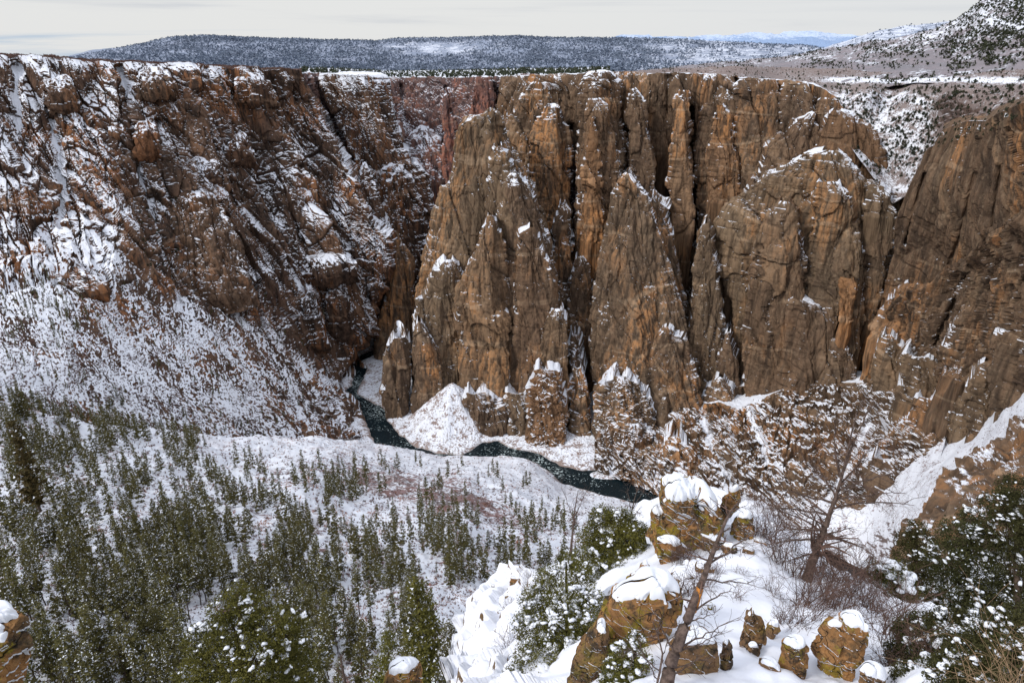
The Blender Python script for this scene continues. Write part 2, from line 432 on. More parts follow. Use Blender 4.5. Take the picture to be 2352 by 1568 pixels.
def env_left(px, py):
    return 1.0 - 0.88 * sstep(590, 740, py - 0.22 * np.clip(px - 250, 0, 900) + 50 * pn(px / 120, py / 120, 7.7)) * (1 - 0.5 * sstep(600, 780, px))
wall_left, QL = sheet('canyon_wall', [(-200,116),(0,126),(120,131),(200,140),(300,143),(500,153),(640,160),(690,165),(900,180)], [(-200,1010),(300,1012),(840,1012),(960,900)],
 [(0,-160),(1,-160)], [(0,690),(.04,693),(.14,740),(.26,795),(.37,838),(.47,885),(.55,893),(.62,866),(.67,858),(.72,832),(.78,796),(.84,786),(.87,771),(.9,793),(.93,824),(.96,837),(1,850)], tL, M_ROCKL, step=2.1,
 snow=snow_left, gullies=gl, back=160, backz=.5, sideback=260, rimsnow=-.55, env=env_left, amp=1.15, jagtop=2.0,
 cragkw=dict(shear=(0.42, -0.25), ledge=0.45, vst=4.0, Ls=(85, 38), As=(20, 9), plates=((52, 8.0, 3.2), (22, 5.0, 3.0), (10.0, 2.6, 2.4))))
def LBY(px_top, py_top, amt):
    return lambda xc, ys, t: tL(xc, ys) - amt * .62 * np.sin(np.pi * np.clip(t * .93 + .05, 0, 1)) ** .7 + 14 * sstep(.85, 1, t)
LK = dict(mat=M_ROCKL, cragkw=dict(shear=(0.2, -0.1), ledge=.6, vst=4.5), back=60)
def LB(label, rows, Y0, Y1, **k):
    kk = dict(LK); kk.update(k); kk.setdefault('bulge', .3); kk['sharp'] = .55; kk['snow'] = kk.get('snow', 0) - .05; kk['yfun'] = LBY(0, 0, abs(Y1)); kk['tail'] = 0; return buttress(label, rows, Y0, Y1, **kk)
def YL(px, py, d=0): return d * 1.6
LB('squat brown rock tower below the left rim, snow gullies on both sides', [(170,132,150),(185,118,166),(240,113,179),(268,125,188)], YL(140,170,10), YL(150,268,30), snow=-.1, tint=.1)
LB('broad brown crag just right of the long snow chute under the left rim', [(153,335,370),(175,322,390),(200,318,398),(236,322,395)], YL(350,153,8), YL(350,236,26), snow=-.1)
LB('orange rock block standing at the foot of the long snow chute', [(272,328,345),(290,315,352),(330,316,360),(372,314,366)], YL(340,272,10), YL(340,372,30), snow=-.15, tint=.7)
LB('tall slab crag with rounded top and sheer left edge on the snowy wall', [(435,410,470),(455,402,490),(520,402,520),(570,400,545),(640,400,560),(725,408,590)], YL(440,440,6), YL(460,720,36), snow=-.10, jag=3, ridge=.2)
LB('dark pointed crag halfway down the snowy wall', [(300,540,552),(330,525,570),(390,512,590)], YL(545,300,8), YL(545,393,30), snow=-.1, tint=.15)
LB('rounded brown dome near the foot of the snowy wall', [(583,735,765),(596,710,800),(620,695,820),(664,690,828)], YL(750,583,8), YL(750,664,36), snow=0)
LB('thin dark spire at the foot of the snowy wall beside the river bend', [(655,706,714),(690,700,724),(750,695,738),(820,690,760)], YL(715,655,6), YL(715,800,34), snow=0)
LB('leaning dark rib right above the snowy river bank', [(640,770,785),(690,755,800),(740,750,812),(800,770,812)], YL(780,640,6), YL(780,800,30), snow=-.05)
LB('ragged brown crag between snow bands in the middle of the left wall', [(355,455,475),(380,440,500),(440,440,520)], YL(465,355,6), YL(465,440,22), snow=0)
LB('orange knob above the ragged crag on the left wall', [(284,262,276),(300,250,286),(322,255,282)], YL(268,284,4), YL(268,322,16), snow=-.1, tint=.6)
LB('small orange outcrop on the snowy slope at far left', [(545,80,90),(575,74,100),(600,78,100)], YL(88,545,4), YL(88,600,14), snow=-.1, tint=.5)
LB('long brown rock band breaking out of the lower snow slope', [(590,120,140),(640,140,200),(690,200,250)], YL(140,590,2), YL(210,690,10), snow=.0, bulge=.3, back=30)
LB('dark crag under the left rim above the bare slabs', [(168,552,590),(190,540,615),(250,545,640)], YL(570,168,4), YL(580,250,22), snow=0)

# ---------------------------------------------------------------- far red walls up the canyon
tF = TPS([(700,170,1500),(760,175,1600),(880,180,1900),(1050,178,1800),(1160,176,1560),(1330,172,1450),(860,420,1500),(1000,470,1480),(1000,300,1700),(1100,400,1450),(1250,400,1330),(1330,400,1280),(900,700,1350),(1100,700,1200),(1300,700,1150)])
gf = [([(1024,200),(1028,240),(1035,300)],4,25,0),([(1130,195),(1138,260),(1142,330)],4,30,0),([(1175,180),(1178,250),(1200,300)],4,20,0),([(920,200),(930,300),(935,380)],8,30,.1),([(1245,180),(1250,260)],6,20,.0)]
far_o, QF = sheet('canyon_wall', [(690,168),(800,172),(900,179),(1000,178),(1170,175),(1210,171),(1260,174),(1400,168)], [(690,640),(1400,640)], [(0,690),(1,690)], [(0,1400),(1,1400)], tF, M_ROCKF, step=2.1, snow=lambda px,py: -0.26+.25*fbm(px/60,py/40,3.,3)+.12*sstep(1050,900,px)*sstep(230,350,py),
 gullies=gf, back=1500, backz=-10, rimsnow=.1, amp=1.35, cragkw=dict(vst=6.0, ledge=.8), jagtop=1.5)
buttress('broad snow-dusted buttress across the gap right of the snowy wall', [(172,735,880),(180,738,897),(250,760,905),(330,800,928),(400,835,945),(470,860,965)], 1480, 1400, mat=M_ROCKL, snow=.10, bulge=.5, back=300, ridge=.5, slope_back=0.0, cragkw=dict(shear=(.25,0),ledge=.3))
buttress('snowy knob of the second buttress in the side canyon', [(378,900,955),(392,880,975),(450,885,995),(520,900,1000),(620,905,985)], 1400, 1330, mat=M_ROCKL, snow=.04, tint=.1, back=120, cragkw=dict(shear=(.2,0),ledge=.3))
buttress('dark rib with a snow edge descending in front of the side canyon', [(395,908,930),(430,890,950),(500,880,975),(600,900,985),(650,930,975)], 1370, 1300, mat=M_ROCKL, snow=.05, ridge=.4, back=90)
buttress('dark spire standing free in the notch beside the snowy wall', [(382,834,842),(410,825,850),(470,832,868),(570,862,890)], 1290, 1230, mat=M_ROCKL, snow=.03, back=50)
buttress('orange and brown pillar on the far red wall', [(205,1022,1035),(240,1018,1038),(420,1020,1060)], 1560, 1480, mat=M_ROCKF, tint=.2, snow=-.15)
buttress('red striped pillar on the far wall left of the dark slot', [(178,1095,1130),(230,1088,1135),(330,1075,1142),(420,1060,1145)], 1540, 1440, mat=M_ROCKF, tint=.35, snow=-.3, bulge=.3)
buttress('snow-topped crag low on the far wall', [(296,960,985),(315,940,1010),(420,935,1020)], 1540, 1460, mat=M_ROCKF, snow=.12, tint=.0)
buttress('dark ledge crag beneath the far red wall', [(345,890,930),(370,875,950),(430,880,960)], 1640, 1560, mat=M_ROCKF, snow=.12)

# ---------------------------------------------------------------- right wall
def gYc(py, k=1.0): return float(groundY(py)) * k
tR0 = TPS([(1150,175,1480),(1300,172,1350),(1450,168,1260),(1600,168,1200),(1870,190,1120),(1200,500,1250),(1310,620,1150),(1450,450,1180),(1590,600,1080),(1690,800,960),(1980,700,890),(2050,500,930),
 (2200,300,860),(2352,250,760),(1330,950,960),(1620,940,930),(1700,950,910),(2170,900,760),(2400,900,640),(1150,700,1150),(1150,950,970),(900,900,1060),(900,600,1300),(1330,1050,850),(1900,950,850),(1800,550,1000)])
tR = lambda px, py: tR0(px, py) * 1.0 + 60 * sstep(185, 420, py)
gr = [([(1588,250),(1590,400),(1592,520),(1600,560)],6,45,0),([(1790,200),(1792,300),(1793,330)],4,25,0),([(1869,265),(1870,320),(1872,340)],5,30,0),([(1310,290),(1311,400),(1312,480)],8,40,.1),([(1440,300),(1442,400)],6,45,.0),
 ([(1480,350),(1510,400),(1540,480)],22,25,.55),([(1690,180),(1694,240)],3,15,0),([(1535,180),(1530,260),(1510,330)],12,16,.35)]
def snowR(px, py): return -0.08 + 0.2 * fbm(px/70, py/50, 9., 3) + .3*np.exp(-((py-polyval([(880,180),(1400,168),(1700,175),(1900,215)],px))/8)**2) - .12*sstep(600,900,py)
sheet('canyon_wall', [(880,182),(1050,180),(1200,174),(1400,165),(1480,168),(1600,168),(1700,176),(1870,192),(1920,225),(2050,430),(2120,380),(2250,300),(2450,250)], [(880,1060),(2450,1060)],
 [(0,1150),(.4,1100),(.6,900),(1,880)], [(0,2440),(1,2440)], tR, M_ROCKR, step=2.3, snow=snowR, gullies=gr, back=120, backz=-4, amp=1.3, jagtop=2.0)

def B(label, rows, Y0, Y1, **k):
    top = rows[0][0]
    if BACKROW[0]: Y0, Y1 = Y0 + 8, Y1 + 14; k.setdefault('tone', random.Random(label).uniform(-.9, .2))  # back row toned darker, a dark depth haze put into its colour
    return buttress(label, rows, Y0, Y1, **k)
BACKROW = [1]
# back row, left to right
B('grey-brown buttress with rounded snowy head under the far rim', [(190,1225,1262),(205,1205,1300),(240,1185,1306),(300,1165,1312),(380,1160,1300),(520,1180,1290)], 1330, 1250, snow=.06, back=200)
B('broad pillar with bulging orange brow behind the tallest tower', [(246,1252,1285),(275,1238,1300),(300,1228,1308),(340,1222,1311),(420,1214,1312),(520,1222,1313),(620,1260,1312)], 1230, 1130, snow=-.02, tint=.05, bulge=.7)
B('massive rim pillar with square-cut orange head', [(166,1360,1400),(180,1340,1415),(240,1332,1425),(330,1325,1440),(420,1322,1442),(520,1318,1430),(620,1310,1420),(700,1312,1400)], 1210, 1080, snow=0, tint=.02, bulge=.8)
B('smaller pillar leaning on the rim pillar in front', [(228,1352,1378),(260,1345,1400),(330,1340,1418),(420,1330,1430),(560,1325,1432),(640,1330,1420)], 1165, 1070, tint=.12, snow=0)
B('narrow orange fin at the left flank of the rim pillar', [(270,1358,1364),(330,1350,1372),(420,1342,1378),(560,1335,1385)], 1140, 1075, tint=.35, snow=-.1, bulge=.5)
B('slim buttress right of the narrow dark slot', [(205,1445,1460),(250,1442,1478),(300,1444,1485),(370,1446,1495),(440,1450,1500),(520,1450,1505)], 1190, 1110, snow=.04)
B('snow-dusted back wall block above the snowy alcove', [(180,1485,1530),(230,1478,1545),(300,1480,1550),(340,1490,1545)], 1230, 1190, snow=.06)
B('pillar with a pale pink cap left of the long dark slot', [(208,1560,1582),(240,1555,1584),(300,1548,1584),(360,1542,1585),(420,1538,1586),(540,1550,1590)], 1150, 1080, tint=.15, snow=-.02)
B('blocky wall tower right of the long dark slot', [(200,1640,1700),(250,1612,1712),(300,1604,1716),(360,1602,1725),(480,1600,1740),(600,1605,1735),(680,1620,1720)], 1165, 1040, snow=-.02, bulge=.4)
B('stubby orange spires stacked against the blocky wall tower', [(240,1648,1660),(280,1640,1680),(360,1628,1690),(470,1620,1700)], 1130, 1075, tint=.2, snow=0)
B('wide columnar wall section under the tree-lined rim', [(183,1700,1780),(200,1692,1788),(300,1694,1790),(400,1690,1794),(500,1692,1800)], 1140, 1060, snow=-.05, bulge=.3)
B('columnar wall section right of the straight black crack', [(192,1800,1855),(230,1795,1868),(300,1795,1869),(380,1795,1870)], 1110, 1050, snow=-.05, bulge=.35)
B('small buttress tucked beside the orange brow at the canyon head', [(226,1885,1915),(255,1877,1925),(330,1873,1925),(380,1870,1920)], 1075, 1040, snow=0)
B('tilted rock slab with a clean diagonal crest', [(258,1866,1873),(285,1822,1876),(334,1766,1877),(400,1745,1880),(480,1700,1860),(560,1660,1850)], 1070, 980, snow=-.02, bulge=.3, ridge=-.3, tint=.05)
B('glowing orange brow of rock at the head of the snowy bowl', [(255,1912,1930),(270,1900,1962),(300,1888,1990),(350,1870,2015),(420,1880,2035),(520,1900,2045)], 1020, 960, tint=.25, snow=.0)
BACKROW[0] = 0
# the tallest tower group
A_ = B('tallest tower in the centre, flat greenish left face and ragged right crest', [(256,1120,1134),(266,1106,1146),(285,1062,1154),(300,1050,1160),(320,1046,1168),(390,1042,1200),(430,1028,1215),(450,1012,1225),(500,1000,1245),(560,990,1268),(610,978,1275),(655,958,1285),(760,950,1300),(900,945,1305),(965,960,1300)], 1130, 965, ridge=.25, sharp=.6, bulge=.6, snow=.0, jag=4, seed=1, tone=.7)
B('ridge shoulder with snowy teeth on the tallest tower', [(333,1135,1152),(380,1126,1180),(430,1120,1205),(520,1112,1225)], 1085, 1035, snow=.06, tint=.05)
B('broad triangular buttress in front of the tallest tower', [(400,1172,1192),(440,1150,1216),(500,1130,1242),(560,1116,1262),(640,1100,1277),(760,1096,1297),(900,1100,1300)], 1062, 945, ridge=.1, snow=.02, sharp=.45)
B('grey ridge with a snowy spine between the towers', [(600,1020,1042),(640,992,1062),(700,962,1070),(760,950,1076),(880,948,1080),(960,965,1078)], 1040, 955, ridge=-.1, snow=.04)
B('sharp orange-topped spire at the centre', [(495,1121,1132),(520,1116,1143),(560,1105,1152),(600,1088,1160),(640,1075,1166),(700,1056,1175),(800,1058,1182),(900,1068,1186),(965,1078,1186)], 1018, 935, tint=.15, sharp=.5, snow=.0, seed=2)
B('twin-topped spire beside the sharp orange one', [(523,1216,1226),(540,1190,1232),(600,1184,1252),(680,1180,1276),(760,1180,1292),(860,1178,1298),(990,1182,1290)], 1002, 915, tint=.08, sharp=.45, seed=3)
B('pale rounded pillar low between the two spires', [(715,1140,1162),(728,1134,1168),(760,1126,1171),(850,1124,1172),(985,1122,1170)], 975, 908, tint=.3, snow=-.15, bulge=.6, seed=4)
B('snow-flecked rock foot left of the scree cone', [(905,1075,1110),(930,1068,1150),(990,1085,1162)], 912, 892, snow=.12)
B('snow-flecked rock foot between the spires and the boxy crag', [(905,1165,1215),(930,1160,1240),(1000,1172,1225)], 912, 892, snow=.12)
B('lone dark tower rising from the river bank', [(552,906,916),(580,890,926),(620,885,942),(700,882,950),(760,868,952),(845,860,930)], 1225, 1165, snow=-.02, jag=3, seed=5)
B('small pointed pillar left of the narrow snow chute by the river', [(776,905,932),(795,893,943),(850,886,946),(900,882,943),(960,892,932)], 985, 950, snow=.0, jag=3)
B('taller pillar right of the narrow snow chute by the river', [(740,959,967),(765,953,985),(800,948,1003),(870,946,1026),(928,948,1012),(966,954,978)], 990, 948, snow=.02, jag=3, seed=6)
B('slender stepped pillar above the boxy crag', [(712,1268,1290),(740,1250,1298),(800,1238,1300),(900,1230,1304),(1000,1225,1302)], 960, 900, snow=.0, tint=.08)
B('boxy orange crag with snowy ledges at the river bank', [(850,1236,1262),(858,1228,1285),(920,1217,1293),(1010,1211,1302),(1040,1222,1288)], 900, 860, snow=.05, tint=.3, jag=3, bulge=.6, cragkw=dict(ledge=1.2, plates=((26, 4.0, 1.2), (11, 2.5, .9), (5.0, 1.5, .8))))
B('small stepped spire in the cleft right of the centre spires', [(590,1325,1340),(640,1312,1355),(720,1305,1368),(780,1308,1365)], 1085, 1030, snow=.02)
B('thin stacked pinnacles filling the dark cleft', [(470,1285,1300),(540,1270,1312),(640,1262,1318),(700,1270,1312)], 1140, 1080, snow=.12)
B('snow-flecked rubble rib in the gully left of the great pyramid', [(845,1318,1334),(880,1310,1344),(940,1308,1352),(1010,1314,1352)], 935, 885, snow=.10, bulge=.8)
B('second small rib higher in the same rubble gully', [(770,1312,1326),(820,1306,1338),(880,1308,1345)], 985, 945, snow=.10, bulge=.8)
# the pyramid
B('great pyramid-shaped buttress with a snow-dusted summit', [(400,1436,1446),(420,1424,1458),(450,1410,1478),(500,1398,1498),(560,1388,1520),(620,1374,1536),(700,1358,1560),(750,1352,1568),(850,1348,1590),(950,1356,1600),(1080,1365,1612)], 1045, 850, sharp=.6, snow=.02, jag=4, seed=7, tone=.4)
B('snowy ridge running down behind the great pyramid', [(455,1486,1505),(480,1480,1530),(530,1480,1536),(600,1500,1550),(640,1510,1564),(760,1530,1577),(890,1545,1592)], 1065, 960, snow=.08, seed=8)
B('serrated lower crag at the right foot of the great pyramid', [(752,1530,1538),(775,1505,1548),(785,1500,1573),(830,1490,1582),(880,1470,1598),(960,1440,1604),(1040,1440,1600)], 935, 855, snow=.0, seed=9)
B('snow-banded rock step at the left foot of the great pyramid', [(866,1410,1440),(900,1385,1470),(950,1370,1500),(1030,1366,1520),(1085,1375,1470)], 885, 825, snow=.10, tint=.05, cragkw=dict(ledge=1.2, plates=((26, 4.0, 1.2), (11, 2.5, 1.), (5.0, 1.5, .8))))
B('isolated spire in the dark cleft right of the great pyramid', [(515,1618,1625),(560,1605,1633),(600,1600,1641),(700,1588,1652),(780,1582,1660),(850,1590,1662),(930,1600,1650)], 1005, 925, snow=.04, seed=10)
B('low pointed fin right of the isolated spire', [(763,1670,1677),(800,1660,1682),(840,1650,1692),(900,1642,1698),(960,1640,1698)], 945, 905, snow=.02)
B('jumble of short spires at the foot of the dark cleft', [(868,1650,1662),(900,1625,1680),(960,1612,1692),(1000,1612,1690)], 910, 870, snow=.06)
# the big dome massif
B('huge dome-shaped massif with a long stepped left crest', [(347,1890,1925),(356,1855,1936),(396,1818,1960),(420,1765,1992),(440,1740,2028),(470,1712,2050),(500,1672,2052),(550,1642,2045),(640,1650,2022),(700,1665,2010),(760,1680,1998),(850,1695,1965),(940,1702,1850)], 975, 885, sharp=.35, snow=.02, jag=5, seed=11, bulge=.4)
B('steep rib on the flank of the dome massif', [(466,1790,1812),(520,1765,1830),(600,1740,1840),(720,1712,1835),(850,1705,1830),(920,1710,1800)], 935, 880, tint=.05, snow=-.03, sharp=.5, seed=12)
B('tall central column on the face of the dome massif', [(420,1880,1925),(480,1868,1950),(548,1862,1972),(620,1855,1975),(740,1850,1975),(800,1860,1960)], 930, 872, snow=-.05, sharp=.4, seed=13)
B('column split from the dome by a long black crack', [(455,1995,2040),(500,1990,2048),(560,1988,2040),(640,1980,2022),(740,1978,2000)], 925, 890, snow=.0, seed=14)
B('pale triangular crag at the base of the dome massif', [(690,1820,1845),(718,1800,1900),(760,1780,1925),(820,1760,1940),(880,1750,1945),(930,1740,1900)], 892, 850, tint=.02, snow=-.05, seed=15)
B('small triangular crag low on the dome massif', [(780,1908,1918),(820,1890,1948),(885,1878,1952)], 868, 845, snow=-.05)
B('flat orange slab under the dome massif', [(640,1930,1960),(660,1926,1962),(740,1935,1945)], 885, 865, tint=.55, snow=-.3, bulge=.2, jag=2)
B('small dark tower in the notch right of the dome massif', [(425,2000,2020),(445,1990,2040),(500,1992,2046)], 935, 915, snow=.08)

# ---------------------------------------------------------------- great right wall
tM = TPS([(2225,278,800),(2165,300,850),(2118,360,870),(2062,500,880),(2022,700,880),(1995,800,870),(2352,230,640),(2500,230,560),(2352,500,660),(2500,500,560),(2200,600,790),(2352,800,620),(2200,860,760),(2500,1000,520),(2200,400,790)])
gm = [([(2125,400),(2100,480),(2080,560)],5,12,0),([(2030,690),(2020,750)],4,9,.0),([(2240,400),(2200,560),(2170,640)],6,8,-.1),([(2300,380),(2280,520)],6,8,-.1)]
m_o, QM = sheet('canyon_wall', [(1980,300),(2165,300),(2190,288),(2225,278),(2265,278),(2290,262),(2352,235),(2600,200)], [(1980,1020),(2600,1020)], [(0,2165),(.03,2150),(.08,2118),(.18,2088),(.28,2062),(.42,2045),(.56,2022),(.66,1996),(1,1990)], [(0,2560),(1,2560)], tM, M_ROCKR, step=2.3,
 snow=lambda px,py: -.12+.12*fbm(px/60,py/40,9.,3)+.45*np.exp(-((py-polyval([(2160,300),(2352,250)],px))/26)**2)*(.3+np.abs(fbm(px/20,py/10,1.,3))*2), gullies=gm, back=60, backz=3, rimsnow=-.3, amp=.75, cragkw=dict(shear=(-.25,.1), vst=6))
# lower crags in front of it
tN = TPS([(1990,800,860),(2030,716,850),(2095,655,820),(2200,640,760),(2260,545,700),(2352,480,620),(2600,400,500),(2000,900,800),(2160,950,720),(2250,1010,640),(2352,900,560),(2600,900,440),(2100,1150,640),(2200,800,700)])
sheet('lower_cliffs', [(1960,850),(1995,800),(2030,716),(2060,685),(2095,655),(2140,650),(2175,610),(2220,590),(2260,545),(2300,520),(2352,480),(2600,380)], [(1960,1160),(2600,1160)], [(0,1985),(1,1985)], [(0,2560),(1,2560)], tN, M_ROCKR, step=2.3,
 snow=lambda px,py: -.24+.2*fbm(px/60,py/40,5.,3), rimsnow=-.2, back=60, backz=-20, amp=1.3, jagtop=6, cragkw=dict(shear=(-.35,.2), ledge=1.3), gullies=[([(2152,780),(2156,900),(2170,1000)],6,22,.1),([(2230,620),(2180,720),(2150,800)],8,16,0)])
B('orange leaning slab at the top of the lower right crags', [(652,2085,2105),(680,2060,2125),(720,2035,2130),(770,2010,2110),(790,2012,2080)], 838, 815, tint=.35, snow=-.1, ridge=-.2)
B('long ridge crag with a thin snow line on the lower right', [(700,2240,2275),(730,2215,2290),(780,2190,2295),(840,2165,2280),(880,2168,2240)], 700, 655, snow=.0, cragkw=dict(shear=(-.3,.1)))
B('square brown crag above the snowy talus', [(820,2082,2130),(835,2074,2144),(880,2068,2148),(935,2062,2152)], 735, 705, snow=-.02)
B('tall flat pillar at the foot of the great right wall', [(834,2262,2286),(850,2245,2290),(900,2228,2293),(960,2222,2292),(1008,2228,2268)], 625, 595, snow=.0)
B('squat pillar left of the tall flat one', [(910,2190,2220),(930,2182,2226),(990,2176,2230),(1012,2190,2220)], 650, 630, snow=-.03)
B('dark wall fragment at the right end of the lower crags', [(780,2310,2420),(800,2296,2440),(900,2292,2450),(990,2296,2450)], 580, 545, snow=-.12, back=40)
B('two-pronged crag near the scree on the right', [(770,2030,2046),(800,2018,2062),(860,2010,2068),(900,2010,2064)], 800, 775, snow=0)

# ---------------------------------------------------------------- snowy rock apron above the river on the right
tO = TPS([(1360,1085,800),(1400,960,905),(1500,1110,765),(1650,925,885),(1850,870,870),(2000,870,820),(2100,910,730),(2180,930,690),(1650,1060,780),(1850,1060,740),(2050,1100,650),(1700,1170,700),(1900,1190,670),(2100,1200,600),(1380,1000,870),(1980,1350,600),(1700,1300,640)])
def snowO(px, py):
    return 0.16 + .22 * fbm(px/60, py/45, 1., 4) - .45*sstep(40,0,py-polyval([(1380,950),(1650,930),(1850,860),(2000,870),(2180,910)],px)-30*pn(px/40,py/40,1.)) + .12*sstep(1100,1180,py)
def envO(px, py): return 1.0 - .75*sstep(1090,1180,py-.05*(px-1600))
sheet('rocky_slope', [(1360,960),(1400,965),(1650,925),(1700,940),(1850,875),(2000,880),(2100,905),(2190,930)], [(1360,1080),(1480,1120),(1600,1200),(1700,1330),(2190,1330)], [(0,1366),(1,1366)], [(0,2185),(1,2150)], tO, M_ROCKR, step=2.1,
 snow=snowO, back=60, backz=-6, amp=1.2, env=envO, cragkw=dict(shear=(.1,.0), ledge=2.2, vst=2.5, plates=((26, 5.0, 2.2), (11, 2.6, 1.8), (5.0, 1.2, 1.4))), gullies=[([(1610,940),(1625,1010),(1680,1120)],12,14,.6),([(1720,940),(1740,1000),(1770,1090)],10,10,.4),([(2000,980),(1960,1060),(1900,1150)],14,8,.5),([(1560,1080),(1600,1130)],10,5,.4)])
B('dark flat-faced crag at the right end of the rocky apron', [(915,2110,2140),(940,2095,2160),(1000,2080,2166),(1060,2070,2165),(1090,2060,2120)], 690, 655, snow=.03)
B('shadowed block under the flat-faced crag', [(1060,2010,2060),(1085,1995,2100),(1130,1990,2080),(1160,1995,2060)], 660, 635, snow=.02)
B('reddish rib low in the snow of the apron', [(1005,1540,1560),(1030,1520,1570),(1070,1515,1560)], 815, 795, snow=.05, tint=.2)
B('round-shouldered crag above the river sand bar', [(975,1425,1470),(1000,1400,1500),(1050,1370,1545),(1085,1375,1540)], 850, 805, snow=.12, tint=.05, cragkw=dict(ledge=1.2, plates=((26, 4.0, 1.2), (11, 2.5, 1.), (5.0, 1.5, .8))))
# ---------------------------------------------------------------- ground materials
def snowground_material(name, rockc=(0.10, 0.065, 0.05), brush=(0.16, 0.075, 0.06), unit=1.0, cover=0.5, speck=1.0, patch=0.5, soil=(0.30, 0.17, 0.12), haze=0, hazec=(.3, .4, .6), steep=(.45, .3), soft=1.0):
    m, nt = newmat(name); N = NT(nt)
    geo = N.n('ShaderNodeNewGeometry'); pos = geo.outputs['Position']; P = N.scale(pos, (1 / unit,) * 3)
    nz = N.n('ShaderNodeSeparateXYZ', inp={0: geo.outputs['Normal']}).outputs[2]
    base = N.mix(N.noise(P, 0.05, 3), tuple(x * .9 for x in SNOWC), SNOWC)
    fine = N.noise(P, 0.55, 5, 0.75); midn = N.noise(P, 0.12, 4, 0.6); big = N.noise(P, 0.018, 3, 0.55)
    # low brush and stones showing through
    k = N.math('ADD', N.math('ADD', fine, N.math('MULTIPLY', midn, 0.6)), N.math('MULTIPLY', N.math('ADD', N.attr('snow'), cover - 0.9), -0.35))
    bm = N.mapr(k, 0.82 - 0.06 * speck - .04 * soft, 0.86 - 0.04 * speck + .04 * soft)
    bc = N.mix(N.mapr(midn, 0.4, 0.6), rockc, brush)
    c = N.mix(N.math('MULTIPLY', bm, 0.9), base, bc)
    c = N.mix(N.math('MULTIPLY', N.mapr(N.math('ADD', big, N.math('MULTIPLY', fine, 0.35)), 0.76, 0.88), patch), c, soil)
    rk = N.mapr(N.math('ADD', nz, N.math('MULTIPLY', fine, 0.25)), steep[0], steep[1])
    c = N.mix(rk, c, rockc)
    c = N.mix(N.math('MULTIPLY', N.attr('tint'), 0.8, clamp=True), c, tuple(x * 1.3 for x in rockc))
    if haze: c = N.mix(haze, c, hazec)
    bump = N.n('ShaderNodeBump', inp={'Height': fine, 'Strength': 0.5, 'Distance': 1.2 * unit})
    bs = N.n('ShaderNodeBsdfPrincipled', inp={'Base Color': c, 'Roughness': 0.85, 'Normal': bump.outputs[0]}); bs.inputs['Specular IOR Level'].default_value = 0.2
    N.n('ShaderNodeOutputMaterial', inp={0: bs.outputs[0]})
    return m
M_FLOOR = snowground_material('scree_under_snow', rockc=(0.17, 0.13, 0.11), brush=(0.20, 0.13, 0.10), unit=1.8, cover=0.25, soft=.4, speck=1.05, patch=.1)
M_SLOPE = snowground_material('snowy_brush_slope', brush=(0.17, 0.075, 0.06), unit=1.5, cover=.85, speck=1.0, soft=.35, patch=.16, soil=(0.34, 0.20, 0.17))
M_TALUS = snowground_material('snowy_talus', rockc=(0.16, 0.12, 0.11), brush=(0.18, 0.10, 0.085), unit=1.3, cover=.8, speck=.85, patch=.12, soil=(.3,.22,.2), steep=(.2,.1))
M_PLATEAU = snowground_material('plateau_sage_and_snow', rockc=(0.13, 0.09, 0.075), brush=(0.17, 0.12, 0.10), unit=2.2, cover=.5, speck=1.1, steep=(.1,.0), patch=.3, soil=(0.20, 0.13, 0.11))
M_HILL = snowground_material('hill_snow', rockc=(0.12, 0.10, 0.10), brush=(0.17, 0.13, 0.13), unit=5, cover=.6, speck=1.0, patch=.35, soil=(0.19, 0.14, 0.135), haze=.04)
M_MESA = snowground_material('mesa_snow', rockc=(0.14, 0.15, 0.19), brush=(0.13, 0.15, 0.20), unit=16, cover=.25, speck=1.1, patch=.3, soil=(0.25, 0.23, 0.27), haze=.34, hazec=(0.27, 0.34, 0.48))  # bluish rock, brush and soil carry painted distance haze

